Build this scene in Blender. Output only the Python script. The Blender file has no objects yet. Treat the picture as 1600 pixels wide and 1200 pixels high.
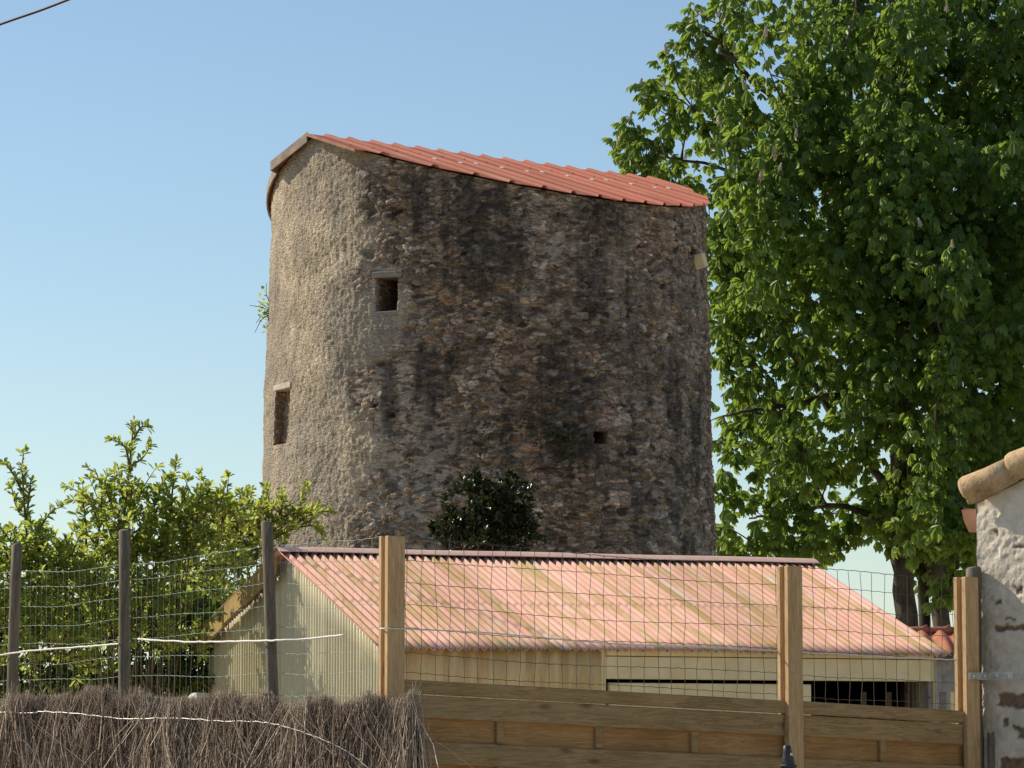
import bpy, bmesh, math, random
import numpy as np
from mathutils import Vector, Matrix

# ------------------------------------------------------------------ camera, sky, sun
S = bpy.context.scene
C = S.collection
rad = math.radians
F = 5600.0
PITCH = math.atan(587 / F)
cam = bpy.data.objects.new('camera', bpy.data.cameras.new('camera'))
C.objects.link(cam)
cam.data.lens = 126.0
cam.data.sensor_width = 36.0
cam.data.clip_end = 8000
cam.data.clip_start = 0.5
cam.location = (0, 0, 1.6)
cam.rotation_euler = (rad(90) + PITCH, 0, 0)
S.camera = cam

SUN_EL, SUN_BACK = rad(37), rad(25)
SDIR = Vector((-math.cos(SUN_BACK) * math.cos(SUN_EL), math.sin(SUN_BACK) * math.cos(SUN_EL), math.sin(SUN_EL)))
W = bpy.data.worlds.new('World')
S.world = W
W.use_nodes = True
bg = W.node_tree.nodes['Background']
sky = W.node_tree.nodes.new('ShaderNodeTexSky')
sky.sky_type = 'NISHITA'
sky.sun_disc = False
sky.sun_elevation = SUN_EL
sky.sun_rotation = math.atan2(SDIR.x, SDIR.y)
sky.altitude = 60
sky.air_density = 1.0
sky.dust_density = 0.25
sky.ozone_density = 1.3
wb = W.node_tree.nodes.new('ShaderNodeMix')      # white balance of the clear sky
wb.data_type = 'RGBA'
wb.blend_type = 'MULTIPLY'
wb.inputs[0].default_value = 1.0
wb.inputs[7].default_value = (0.945, 0.985, 1.0, 1)
W.node_tree.links.new(sky.outputs[0], wb.inputs[6])
W.node_tree.links.new(wb.outputs[2], bg.inputs['Color'])
bg.inputs['Strength'].default_value = 0.109
sun = bpy.data.objects.new('sun', bpy.data.lights.new('sun', 'SUN'))
C.objects.link(sun)
sun.data.energy = 5.0
sun.data.angle = rad(0.53)
sun.data.color = (1.0, 0.87, 0.68)
sun.rotation_euler = (-SDIR).to_track_quat('-Z', 'Y').to_euler()
sun.location = (-30, 20, 40)
S.view_settings.view_transform = 'Standard'
S.view_settings.look = 'None'
S.view_settings.gamma = 1
S.view_settings.exposure = 0.17
S.cycles.max_bounces = 8
S.cycles.transparent_max_bounces = 8

# ------------------------------------------------------------------ helpers
cp, sp = math.cos(PITCH), math.sin(PITCH)


def at(px, py, Y):
    """world point at depth Y on the sight line through photo position px, py"""
    a, b = (px - 800) / F, (600 - py) / F
    k = Y / (cp - b * sp)
    return Vector((a * k, Y, 1.6 + (b * cp + sp) * k))


R = random.Random(7)
NR = np.random.default_rng(11)


def tag(o, label=None, cat=None, group=None, kind=None):
    for k, v in (('label', label), ('category', cat), ('group', group), ('kind', kind)):
        if v:
            o[k] = v
    return o


def empty(name, loc, label=None, cat=None, group=None, rz=0.0):
    o = bpy.data.objects.new(name, None)
    C.objects.link(o)
    o.location = loc
    o.rotation_euler = (0, 0, rz)
    return tag(o, label, cat, group)


def world_of(o):
    b = Matrix.LocRotScale(o.location, o.rotation_euler, o.scale)
    return b if o.parent is None else world_of(o.parent) @ o.matrix_parent_inverse @ b


def link(name, me, m, parent=None, world=True):
    """link a mesh given in world space (world=True keeps it in place under its parent) or in the parent's own space"""
    if m is not None:
        for mm in (m if isinstance(m, (list, tuple)) else [m]):
            me.materials.append(mm)
    o = bpy.data.objects.new(name, me)
    C.objects.link(o)
    if parent is not None:
        o.parent = parent
        if world:
            o.matrix_parent_inverse = world_of(parent).inverted()
    return o


class MB:
    def __init__(self):
        self.v, self.f, self.mi = [], [], []

    def quad(self, a, b, c, d, mi=0):
        n = len(self.v)
        self.v += [tuple(a), tuple(b), tuple(c), tuple(d)]
        self.f.append((n, n + 1, n + 2, n + 3))
        self.mi.append(mi)

    def box(self, c, s, rot=None, bev=0.0, mi=0, taper=0.0):
        """bevelled box: centre c, full size s"""
        x, y, z = s[0] / 2, s[1] / 2, s[2] / 2
        b = min(bev, x * .9, y * .9, z * .9)
        pts = []
        M = rot if rot is not None else Matrix.Identity(3)
        n = len(self.v)
        if b <= 0:
            for sx in (-1, 1):
                for sy in (-1, 1):
                    for sz in (-1, 1):
                        pts.append((sx * x, sy * y, sz * z))
            fs = [(0, 1, 3, 2), (4, 6, 7, 5), (0, 4, 5, 1), (2, 3, 7, 6), (0, 2, 6, 4), (1, 5, 7, 3)]
        else:
            idx = {}
            for sx in (-1, 1):
                for sy in (-1, 1):
                    for sz in (-1, 1):
                        for ax in range(3):
                            p = [sx * (x - b), sy * (y - b), sz * (z - b)]
                            p[ax] = (sx * x, sy * y, sz * z)[ax]
                            idx[(sx, sy, sz, ax)] = len(pts)
                            pts.append(tuple(p))
            fs = []
            sg = [(-1, -1), (1, -1), (1, 1), (-1, 1)]
            for ax in range(3):
                o1, o2 = (ax + 1) % 3, (ax + 2) % 3
                for s_ in (-1, 1):
                    q = []
                    for (a1, a2) in sg:
                        k = [0, 0, 0]
                        k[ax], k[o1], k[o2] = s_, a1, a2
                        q.append(idx[(k[0], k[1], k[2], ax)])
                    fs.append(tuple(q if s_ > 0 else q[::-1]))
                for s1 in (-1, 1):
                    for s2 in (-1, 1):
                        q = []
                        for (e, axx) in ((-1, o1), (1, o1), (1, o2), (-1, o2)):
                            k = [0, 0, 0]
                            k[ax], k[o1], k[o2] = e, s1, s2
                            q.append(idx[(k[0], k[1], k[2], axx)])
                        fs.append(tuple(q if s1 * s2 < 0 else q[::-1]))
            for sx in (-1, 1):
                for sy in (-1, 1):
                    for sz in (-1, 1):
                        q = [idx[(sx, sy, sz, a)] for a in range(3)]
                        fs.append(tuple(q if sx * sy * sz > 0 else q[::-1]))
        cv = Vector(c)
        for p in pts:
            self.v.append(tuple(cv + M @ Vector(p)))
        for f in fs:
            self.f.append(tuple(i + n for i in f))
            self.mi.append(mi)

    def tube(self, path, radii, n=6, caps=True, mi=0):
        P = [Vector(p) for p in path]
        if not isinstance(radii, (list, tuple)):
            radii = [radii] * len(P)
        base = len(self.v)
        up = None
        for i, p in enumerate(P):
            t = (P[min(i + 1, len(P) - 1)] - P[max(i - 1, 0)])
            t = t.normalized() if t.length > 1e-9 else Vector((0, 0, 1))
            if up is None:
                up = Vector((0, 0, 1)) if abs(t.z) < .9 else Vector((1, 0, 0))
            a = t.cross(up)
            a = a.normalized() if a.length > 1e-6 else t.orthogonal().normalized()
            b = a.cross(t).normalized()
            up = b
            for k in range(n):
                th = 2 * math.pi * k / n
                self.v.append(tuple(p + (a * math.cos(th) + b * math.sin(th)) * radii[i]))
        for i in range(len(P) - 1):
            for k in range(n):
                k2 = (k + 1) % n
                self.f.append((base + i * n + k, base + (i + 1) * n + k, base + (i + 1) * n + k2, base + i * n + k2))
                self.mi.append(mi)
        if caps:
            self.f.append(tuple(base + k for k in range(n)))
            self.f.append(tuple(base + (len(P) - 1) * n + k for k in range(n - 1, -1, -1)))
            self.mi += [mi, mi]

    def mesh(self, name, smooth=False):
        me = bpy.data.meshes.new(name)
        me.from_pydata(self.v, [], self.f)
        me.polygons.foreach_set('material_index', self.mi)
        if smooth:
            me.polygons.foreach_set('use_smooth', [True] * len(self.f))
        me.update()
        return me

    def build(self, name, m, parent=None, smooth=False, world=True):
        return link(name, self.mesh(name, smooth), m, parent, world)


def np_mesh(name, V, Fq, attrs=None, smooth=False):
    """V (n,3), Fq (m,4) integer quads"""
    me = bpy.data.meshes.new(name)
    V = np.asarray(V, np.float32)
    Fq = np.asarray(Fq, np.int32)
    k = Fq.shape[1]
    me.vertices.add(len(V))
    me.vertices.foreach_set('co', V.ravel())
    me.loops.add(Fq.size)
    me.loops.foreach_set('vertex_index', Fq.ravel())
    me.polygons.add(len(Fq))
    me.polygons.foreach_set('loop_start', np.arange(0, Fq.size, k, dtype=np.int32))
    me.polygons.foreach_set('loop_total', np.full(len(Fq), k, np.int32))
    if smooth:
        me.polygons.foreach_set('use_smooth', np.ones(len(Fq), bool))
    me.update(calc_edges=True)
    for an, av in (attrs or {}).items():
        a = me.attributes.new(an, 'FLOAT', 'POINT')
        a.data.foreach_set('value', np.asarray(av, np.float32).ravel())
    me.validate()
    return me


# ---- numpy noise
_T = NR.random(65536)


def _h(i, j, seed):
    return _T[((i.astype(np.int64) * 73856093) ^ (j.astype(np.int64) * 19349663) ^ (seed * 83492791)) & 65535]


def vnoise(u, v, seed=0):
    i, j = np.floor(u), np.floor(v)
    a, b = u - i, v - j
    a, b = a * a * (3 - 2 * a), b * b * (3 - 2 * b)
    return (_h(i, j, seed) * (1 - a) + _h(i + 1, j, seed) * a) * (1 - b) + (_h(i, j + 1, seed) * (1 - a) + _h(i + 1, j + 1, seed) * a) * b


def fbm(u, v, seed=0, oct=4, gain=.5):
    t, amp, s = 0, 1.0, 0
    for o in range(oct):
        t = t + amp * vnoise(u * 2 ** o + 17.3 * o, v * 2 ** o - 9.1 * o, seed + o)
        s += amp
        amp *= gain
    return t / s


def worley(u, v, seed=0, jit=.8):
    i0, j0 = np.floor(u), np.floor(v)
    f1 = np.full(u.shape, 9.0)
    f2 = np.full(u.shape, 9.0)
    cid = np.zeros(u.shape)
    for dj in (-1, 0, 1):
        for di in (-1, 0, 1):
            i, j = i0 + di, j0 + dj
            x = i + .5 + jit * (_h(i, j, seed) - .5) + .5 * (np.mod(j, 2))  # running bond
            y = j + .5 + jit * .7 * (_h(i, j, seed + 5) - .5)
            for sh in (-1, 0):
                d = np.hypot(x + sh - u, y - v) if sh == 0 else np.full(u.shape, 9.0)
                new1 = d < f1
                f2 = np.where(new1, f1, np.minimum(f2, d))
                cid = np.where(new1, _h(i, j, seed + 9), cid)
                f1 = np.where(new1, d, f1)
    return f1, f2, cid


def sstep(a, b, x):
    t = np.clip((x - a) / (b - a), 0, 1)
    return t * t * (3 - 2 * t)


# ---- material builder
class Mat:
    def __init__(self, name):
        self.m = bpy.data.materials.new(name)
        self.m.use_nodes = True
        self.t = self.m.node_tree
        self.b = self.t.nodes['Principled BSDF']
        self.o = self.t.nodes['Material Output']

    def put(self, sock, val):
        if hasattr(val, 'is_output'):
            self.t.links.new(val, sock)
        else:
            if isinstance(val, (tuple, list)) and len(val) == 3 and sock.type == 'RGBA':
                val = (*val, 1)
            sock.default_value = val

    def n(self, typ, ins=None, out=0, **props):
        nd = self.t.nodes.new('ShaderNode' + typ)
        for k, v in props.items():
            setattr(nd, k, v)
        for k, v in (ins or {}).items():
            self.put(nd.inputs[k], v)
        return nd.outputs[out]

    def obj(self):
        return self.n('TexCoord', out=3)

    def map(self, vec, scale=(1, 1, 1), rot=(0, 0, 0)):
        return self.n('Mapping', {'Vector': vec, 'Scale': scale, 'Rotation': rot})

    def noise(self, vec, scale=5, detail=4, rough=.55, out=0, dist=0.0):
        return self.n('TexNoise', {'Vector': vec, 'Scale': scale, 'Detail': detail, 'Roughness': rough, 'Distortion': dist}, out)

    def vor(self, vec, scale=5, out=0, feature='F1', rnd=1.0):
        return self.n('TexVoronoi', {'Vector': vec, 'Scale': scale, 'Randomness': rnd}, out, feature=feature)

    def ramp(self, fac, stops):
        nd = self.t.nodes.new('ShaderNodeValToRGB')
        e = nd.color_ramp.elements
        while len(e) < len(stops):
            e.new(.5)
        for i, (p, c) in enumerate(stops):
            e[i].position = p
            e[i].color = (*c, 1) if isinstance(c, (tuple, list)) else (c, c, c, 1)
        self.put(nd.inputs[0], fac)
        return nd.outputs[0]

    def mix(self, fac, a, b, mode='MIX'):
        nd = self.t.nodes.new('ShaderNodeMix')
        nd.data_type = 'RGBA'
        nd.blend_type = mode
        self.put(nd.inputs[0], fac)
        self.put(nd.inputs[6], a)
        self.put(nd.inputs[7], b)
        return nd.outputs[2]

    def math(self, op, a, b=0.0, clamp=False):
        nd = self.t.nodes.new('ShaderNodeMath')
        nd.operation = op
        nd.use_clamp = clamp
        self.put(nd.inputs[0], a)
        self.put(nd.inputs[1], b)
        return nd.outputs[0]

    def attr(self, name, out=2):
        return self.n('Attribute', out=out, attribute_name=name)

    def bump(self, h, strength=.5, dist=.01):
        self.put(self.b.inputs['Normal'], self.n('Bump', {'Height': h, 'Strength': strength, 'Distance': dist}))
        return self

    def fin(self, color, rough=.8, metal=0.0, spec=.3):
        self.put(self.b.inputs['Base Color'], color)
        self.put(self.b.inputs['Roughness'], rough)
        self.put(self.b.inputs['Metallic'], metal)
        self.put(self.b.inputs['Specular IOR Level'], spec)
        return self

    def leafy(self, trans, w=.4):
        """thin leaf: reflected plus transmitted light"""
        tr = self.n('BsdfTranslucent', {'Color': trans})
        mx = self.n('MixShader', {0: w, 1: self.b.outputs[0], 2: tr})
        self.t.links.new(mx, self.o.inputs['Surface'])
        return self


def m_tower():
    m = Mat('rubble_stone')
    p = m.obj()
    sid, edge, ren, wash, stain_shade, warm = (m.attr(a) for a in ('sid', 'edge', 'ren', 'wash', 'stain_shade', 'warm'))
    n1 = m.noise(p, 9, 6, .65)
    n2 = m.noise(p, 40, 4, .6)
    n3 = m.noise(p, 3, 4, .6)
    stone = m.ramp(sid, [(0, (.07, .056, .048)), (.2, (.26, .205, .15)), (.36, (.42, .35, .265)), (.5, (.14, .115, .10)),
                         (.66, (.40, .30, .19)), (.8, (.32, .29, .255)), (.92, (.64, .58, .50)), (1, (.38, .23, .15))])
    stone = m.mix(.75, stone, m.ramp(n2, [(.25, .35), (.5, .85), (.75, 1.35)]), 'MULTIPLY')
    mort = m.ramp(n1, [(.3, (.12, .10, .085)), (.5, (.30, .26, .215)), (.68, (.46, .41, .345))])
    mort = m.mix(m.ramp(edge, [(.0, .85), (.16, 0.0)]), mort, (.035, .027, .022))
    col = m.mix(m.ramp(edge, [(.2, 0.0), (.55, 1.0)]), mort, stone)
    washc = m.ramp(m.noise(p, 14, 5, .7), [(.3, (.27, .235, .19)), (.5, (.41, .36, .30)), (.72, (.50, .445, .375))])
    q = m.map(m.n('VectorMath', {0: p, 1: m.n('VectorMath', {0: m.noise(p, 7, 3, .6, out=1), 'Scale': .10}, operation='SCALE')}, operation='ADD'), (11, 11, 27))
    vc = m.n('TexVoronoi', {'Vector': q, 'Scale': 1.0}, 1, feature='F1')
    ve = m.n('TexVoronoi', {'Vector': q, 'Scale': 1.0}, 0, feature='DISTANCE_TO_EDGE')
    vr = m.n('SeparateColor', {0: vc}, 0)
    vg = m.n('SeparateColor', {0: vc}, 1)
    small = m.ramp(vr, [(0, (.36, .30, .30)), (.3, (.75, .66, .62)), (.6, (1.1, 1.0, .93)), (.85, (1.5, 1.35, 1.2)), (1, (2.2, 2.05, 1.85))])
    small = m.mix(m.ramp(ve, [(.01, .8), (.08, 0.0)]), small, m.ramp(n1, [(.4, (.22, .2, .19)), (.6, (1.15, 1.08, 1.0))]))
    bare = m.math('MULTIPLY', m.math('SUBTRACT', 1.0, ren), m.math('SUBTRACT', 1.0, m.math('MULTIPLY', wash, .55)))
    washc = m.mix(m.ramp(vg, [(.72, 0.0), (.78, .75)]), washc, (.11, .085, .07))
    col = m.mix(wash, col, washc)
    col = m.mix(m.math('MULTIPLY', bare, .62), col, m.mix(1.0, col, small, 'MULTIPLY'))
    col = m.mix(m.math('MULTIPLY', warm, .6), col, m.mix(.6, col, (1.25, .95, .68), 'MULTIPLY'))
    renc = m.ramp(n3, [(.3, (.29, .24, .175)), (.5, (.43, .365, .27)), (.7, (.55, .47, .355))])
    renc = m.mix(.75, renc, m.ramp(n2, [(.3, .45), (.48, 1.0), (.7, 1.3)]), 'MULTIPLY')
    grey = m.ramp(m.noise(m.map(p, (1, 1, .4)), 1.5, 6, .65), [(.44, 0.0), (.58, 1.0)])
    renc = m.mix(m.math('MULTIPLY', grey, .6), renc, (.235, .215, .19))
    red = m.ramp(m.noise(p, 2.3, 5, .6), [(.64, 0.0), (.72, 1.0)])
    renc = m.mix(m.math('MULTIPLY', red, .5), renc, (.33, .17, .10))
    col = m.mix(ren, col, renc)
    spots = m.ramp(m.vor(p, 26), [(.05, 1.0), (.16, 0.0)])
    spots = m.math('MULTIPLY', spots, m.ramp(m.noise(p, 5, 3), [(.5, 0.0), (.62, 1.0)]))
    col = m.mix(m.math('MULTIPLY', spots, .55), col, (.46, .43, .39))
    col = m.mix(m.math('MULTIPLY', stain_shade, m.ramp(n1, [(.3, .92), (.7, .42)])), col, (.04, .037, .036))
    pits = m.ramp(m.vor(m.map(p, (1, 1, .8)), 17), [(.0, 0.0), (.35, 1.0)])
    m.bump(m.math('ADD', m.math('ADD', m.math('MULTIPLY', n1, .6), m.math('MULTIPLY', n2, .55)), m.math('MULTIPLY', m.ramp(ve, [(0, 0.0), (.15, 1.0)]), .35)), 1.0, .024)
    return m.fin(col, .93, spec=.15).m


def m_simple(name, c1, c2, scale=8, rough=.8, bump=.3, dist=.004, stretch=(1, 1, 1), metal=0, spec=.3, lo=.35, hi=.65):
    m = Mat(name)
    p = m.map(m.obj(), stretch)
    n = m.noise(p, scale, 6, .6)
    if bump:
        m.bump(m.noise(p, scale * 3, 4, .6), bump, dist)
    return m.fin(m.ramp(n, [(lo, c1), (hi, c2)]), rough, metal, spec).m


def m_wood(name, c1, c2, axis=0, dark=(.05, .035, .02), rough=.75, sc=1.0, warm=None):
    m = Mat(name)
    p = m.obj()
    st = [9, 9, 9]
    st[axis] = .8
    rnd = m.n('ObjectInfo', out=5)
    sh = m.n('VectorMath', {0: p, 1: m.n('CombineXYZ', {'X': m.math('MULTIPLY', rnd, 7.0), 'Y': m.math('MULTIPLY', rnd, 3.0), 'Z': 0.0})}, operation='ADD')
    q = m.map(sh, tuple(v * sc for v in st))
    g = m.noise(q, 3.0, 6, .65, dist=1.6)
    f = m.noise(q, 16, 4, .6)
    col = m.ramp(g, [(.28, c1), (.48, c2), (.56, c1), (.7, c2)])
    col = m.mix(.45, col, m.ramp(f, [(.3, .55), (.65, 1.15)]), 'MULTIPLY')
    kst = [7, 7, 7]
    kst[axis] = 2.6
    kn = m.ramp(m.vor(m.map(sh, tuple(kst)), 1.0), [(.04, 1.0), (.13, 0.0)])
    col = m.mix(m.math('MULTIPLY', kn, .75), col, dark)
    ck = m.ramp(m.noise(m.map(q, tuple(.5 if i == axis else 1.0 for i in range(3))), 9, 2, .5), [(.488, 0.0), (.5, 1.0), (.512, 0.0)])
    ck = m.math('MULTIPLY', ck, m.ramp(m.noise(sh, 5, 3), [(.48, 0.0), (.62, 1.0)]))
    col = m.mix(m.math('MULTIPLY', ck, .75), col, dark)
    wet = m.ramp(m.noise(sh, 2.2, 4, .6), [(.42, 0.0), (.68, 1.0)])
    col = m.mix(m.math('MULTIPLY', wet, .55), col, m.mix(.8, col, warm or (.55, .5, .45), 'MULTIPLY'))
    m.bump(m.math('ADD', g, f), .35, .003)
    return m.fin(col, rough, spec=.2).m


def m_leaf(name, c1, c2, trans, w=.4, rough=.5, spec=.4):
    m = Mat(name)
    r = m.attr('rnd')
    col = m.ramp(r, [(0, c1), (1, c2)])
    tr = m.mix(r, tuple(x * .75 for x in trans), trans)
    m.fin(col, rough, spec=spec)
    return m.leafy(tr, w).m


def m_sheet(name, stops, along, rough=.7, rust=(.30, .17, .06), rustk=.6, pale=(.55, .53, .48), fix=False):
    """painted fibre-cement or steel sheet: colour bands run down the corrugations (UV.x counts corrugations, UV.y runs along them)"""
    m = Mat(name)
    uv = m.n('UVMap', uv_map='UVMap')
    a = m.noise(m.map(uv, (1.0, .07, 1)), 1.1, 4, .65)
    b = m.noise(m.map(uv, (.12, .12, 1)), 1.6, 5, .6)
    c = m.noise(uv, 9, 5, .65)
    col = m.ramp(m.math('ADD', m.math('MULTIPLY', a, .6), m.math('MULTIPLY', b, .4)), stops)
    col = m.mix(.5, col, m.ramp(c, [(.3, .78), (.65, 1.12)]), 'MULTIPLY')
    d = m.noise(m.map(uv, (.5, .06, 1)), 1.2, 6, .7)
    col = m.mix(m.math('MULTIPLY', m.ramp(d, [(.47, 0.0), (.60, 1.0)]), rustk), col, rust)
    e = m.noise(m.map(uv, (.45, .07, 3)), 1.3, 6, .75)
    col = m.mix(m.math('MULTIPLY', m.ramp(e, [(.56, 0.0), (.66, 1.0)]), .7), col, pale)
    sx = m.n('SeparateXYZ', {0: uv}, 0)
    sy = m.n('SeparateXYZ', {0: uv}, 1)
    wn = m.n('TexWhiteNoise', {'W': m.math('FLOOR', m.math('DIVIDE', sx, 11.0))}, 0, noise_dimensions='1D')
    col = m.mix(1.0, col, m.ramp(wn, [(0, (.86, .86, .84)), (.5, (1.0, .98, .97)), (1, (1.08, 1.1, 1.12))]), 'MULTIPLY')
    if fix:
        fx = m.math('MULTIPLY', m.math('SUBTRACT', m.math('FRACT', m.math('DIVIDE', sx, 3.0)), .5), .23)
        fy = m.math('MULTIPLY', m.math('SUBTRACT', m.math('FRACT', m.math('DIVIDE', sy, 5.1)), .5), .85)
        dd = m.math('SQRT', m.math('ADD', m.math('MULTIPLY', fx, fx), m.math('MULTIPLY', fy, fy)))
        col = m.mix(m.ramp(dd, [(.010, .9), (.016, 0.0)]), col, (.13, .10, .085))
        lap = m.math('ABSOLUTE', m.math('SUBTRACT', sy, 9.6))
        col = m.mix(m.ramp(lap, [(.05, .6), (.3, 0.0)]), col, (.30, .19, .13))
    m.bump(c, .2, .002)
    return m.fin(col, rough, spec=.2).m


M = {}
M['stone'] = m_tower()
M['black'] = m_simple('interior_shade_black', (.006, .005, .004), (.012, .01, .008), bump=0, rough=.95, spec=0)  # near-black colour stands in for deep shade inside openings
M['roof_red'] = m_sheet('red_painted_steel', [(.3, (.39, .115, .07)), (.5, (.47, .16, .105)), (.7, (.54, .22, .155))], 0, .75, (.26, .075, .04), .5, (.58, .30, .22))
M['fascia'] = m_simple('weathered_fascia_board', (.20, .16, .13), (.34, .28, .23), 6, stretch=(1, 1, 1))
M['old_wood'] = m_wood('silvered_timber', (.20, .18, .155), (.30, .27, .235), 0)
M['pale_stone'] = m_simple('pale_dressed_stone', (.36, .32, .26), (.52, .47, .40), 12)
M['grey_stone'] = m_simple('weathered_facing_stone', (.15, .12, .09), (.34, .29, .23), 22, .92, 1.0, .02)
M['roof_pink'] = m_sheet('pink_fibre_cement', [(.25, (.52, .26, .195)), (.45, (.68, .385, .30)), (.6, (.73, .45, .36)), (.8, (.64, .48, .34))], 0, .8, (.42, .30, .12), .95, (.62, .59, .52), fix=True)
M['ridge'] = m_simple('faded_pink_ridge', (.62, .40, .33), (.70, .49, .41), 9, .8, .3)
M['wall_cream'] = m_sheet('cream_painted_sheet', [(.3, (.58, .44, .20)), (.55, (.72, .58, .31)), (.75, (.76, .65, .40))], 0, .55, (.40, .20, .05), .55, (.66, .61, .46))
M['gable_sheet'] = m_sheet('grey_green_sheet', [(.3, (.44, .42, .29)), (.55, (.55, .52, .37)), (.75, (.64, .61, .47))], 0, .5, (.34, .27, .13), .3, (.62, .60, .52))
M['cream'] = m_simple('cream_paint', (.70, .57, .31), (.80, .68, .42), 5, .6, .15)
M['barge'] = m_simple('ochre_painted_board', (.27, .18, .055), (.38, .27, .10), 7, .65, .3)
M['timber'] = m_wood('sawn_pine_post', (.47, .315, .165), (.59, .41, .23), 2, dark=(.24, .13, .055), warm=(.78, .70, .60))
M['pine'] = m_wood('treated_pine_board', (.29, .195, .09), (.41, .285, .145), 0, dark=(.11, .06, .03), warm=(.62, .58, .48))
M['pine_warm'] = m_wood('orange_pine_board', (.33, .19, .078), (.45, .265, .11), 0, dark=(.15, .075, .03), warm=(.6, .55, .45))
M['round_post'] = m_wood('grey_round_post', (.12, .10, .075), (.21, .18, .135), 2)
M['wire'] = m_simple('green_coated_wire', (.16, .27, .21), (.30, .42, .35), 20, .4, 0, spec=.5)
M['wire_dull'] = m_simple('dull_grey_green_wire', (.055, .045, .038), (.10, .09, .075), 20, .5, 0, spec=.4)
M['tape'] = m_simple('white_fence_tape', (.62, .60, .56), (.80, .78, .74), 30, .6, .2)
M['cable'] = m_simple('black_cable_sheath', (.012, .012, .016), (.025, .025, .03), 10, .5, 0)
M['galv'] = m_simple('galvanised_steel', (.40, .40, .38), (.58, .58, .56), 25, .42, .1, .001, metal=.6)
M['dark_metal'] = m_simple('dark_cast_metal', (.035, .038, .042), (.075, .08, .085), 14, .45, .3, .002, metal=.4)
M['plaster'] = None


def m_tile():
    m = Mat('clay_tile_buff')
    p = m.obj()
    n1, n2 = m.noise(p, 9, 6, .65), m.noise(p, 70, 4, .6)
    col = m.ramp(n1, [(.3, (.36, .25, .14)), (.5, (.50, .36, .215)), (.7, (.60, .45, .29))])
    col = m.mix(.5, col, m.ramp(n2, [(.3, .6), (.65, 1.15)]), 'MULTIPLY')
    col = m.mix(m.ramp(m.noise(p, 24, 5, .7), [(.58, 0.0), (.66, .7)]), col, (.20, .17, .12))
    col = m.mix(m.ramp(m.noise(m.map(p, (1.3, 1, 1)), 30, 4, .7), [(.63, 0.0), (.69, .7)]), col, (.58, .55, .46))
    m.bump(m.math('ADD', n1, n2), .7, .006)
    return m.fin(col, .93, spec=.1).m


M['tile'] = m_tile()
M['tile_red'] = m_simple('clay_tile_red', (.33, .12, .07), (.46, .19, .11), 7, .85, .35, .003)
M['copper'] = m_simple('copper_brown_gutter', (.24, .115, .07), (.36, .18, .11), 9, .55, .1, metal=.3)
M['bark'] = m_simple('chestnut_bark', (.030, .024, .020), (.15, .13, .105), 4, .95, 1.0, .03, (1, 1, .35))
M['twigbark'] = m_simple('brown_twig', (.07, .05, .03), (.14, .10, .06), 10, .9, .3)
M['chest_leaf'] = m_leaf('chestnut_leaf', (.042, .105, .022), (.15, .235, .055), (.34, .49, .07), .50, .42)
M['blossom'] = m_simple('cream_blossom', (.42, .35, .26), (.60, .52, .42), 30, .8, 0)
M['shrub_leaf'] = m_leaf('olive_shrub_leaf', (.085, .125, .03), (.23, .265, .08), (.58, .68, .12), .60, .5)
M['hedge_leaf'] = m_leaf('dark_hedge_leaf', (.035, .065, .018), (.11, .15, .04), (.34, .44, .05), .5, .4)
M['ever_leaf'] = m_leaf('glossy_evergreen_leaf', (.014, .024, .009), (.05, .065, .022), (.08, .11, .02), .15, .34, .5)
M['ivy_leaf'] = m_leaf('ivy_leaf', (.04, .065, .03), (.08, .12, .05), (.12, .16, .03), .25, .5)
M['twig'] = None
M['bounce_ground'] = m_simple('warm_bounce_ground', (.30, .24, .14), (.48, .39, .25), 3, .9, .6, .02)  # unseen ground, made pale and warm to bounce light into shaded walls


def m_plaster():
    m = Mat('lime_rendered_rubble')
    p = m.obj()
    st = m.attr('stone')
    n1, n2 = m.noise(p, 14, 6, .65), m.noise(p, 60, 4, .6)
    col = m.ramp(n1, [(.3, (.54, .48, .39)), (.5, (.67, .61, .51)), (.72, (.74, .68, .59))])
    col = m.mix(m.ramp(m.noise(p, 6, 4), [(.5, 0.0), (.7, .4)]), col, (.36, .32, .27))
    sc = m.ramp(m.noise(p, 22, 5, .7), [(.3, (.09, .065, .045)), (.55, (.22, .16, .11)), (.75, (.34, .26, .19))])
    col = m.mix(st, col, sc)
    m.bump(m.math('ADD', n1, m.math('MULTIPLY', n2, .6)), .6, .012)
    return m.fin(col, .95, spec=.1).m


def m_twig():
    m = Mat('dry_heather_twig')
    r = m.attr('rnd')
    col = m.ramp(r, [(0, (.06, .047, .038)), (.3, (.26, .205, .16)), (.6, (.46, .385, .315)), (1, (.82, .73, .62))])
    return m.fin(col, .85, spec=.2).m


M['plaster'] = m_plaster()
M['twig'] = m_twig()

# ------------------------------------------------------------------ ground
g = MB()
N_ = 40
for i in range(N_):
    for j in range(N_):
        xs = [-3000 + 6000 * k / N_ for k in (i, i + 1)]
        ys = [-500 + 6000 * k / N_ for k in (j, j + 1)]
        g.quad((xs[0], ys[0], 0), (xs[1], ys[0], 0), (xs[1], ys[1], 0), (xs[0], ys[1], 0))
tag(g.build('ground', M['bounce_ground']), kind='structure')

# ------------------------------------------------------------------ windmill tower
TY = 46.0
TX = at(763, 600, TY).x
PXM = TY / F
R_hi, z_hi = 337.5 * PXM, at(763, 320, TY).z
R_lo, z_lo = 350.5 * PXM, at(763, 810, TY).z


def t_rad(z):
    return R_lo + (R_hi - R_lo) * (z - z_lo) / (z_hi - z_lo)


RA = rad(38)
DT = np.array((math.cos(RA), math.sin(RA)))
DS = np.array((math.sin(RA), -math.cos(RA)))
ZR = at(763, 248, TY).z
TANP = 0.325


def roof_h(x, y):
    s = (x - TX) * DS[0] + (y - TY) * DS[1]
    return ZR - TANP * np.abs(s)


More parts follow.
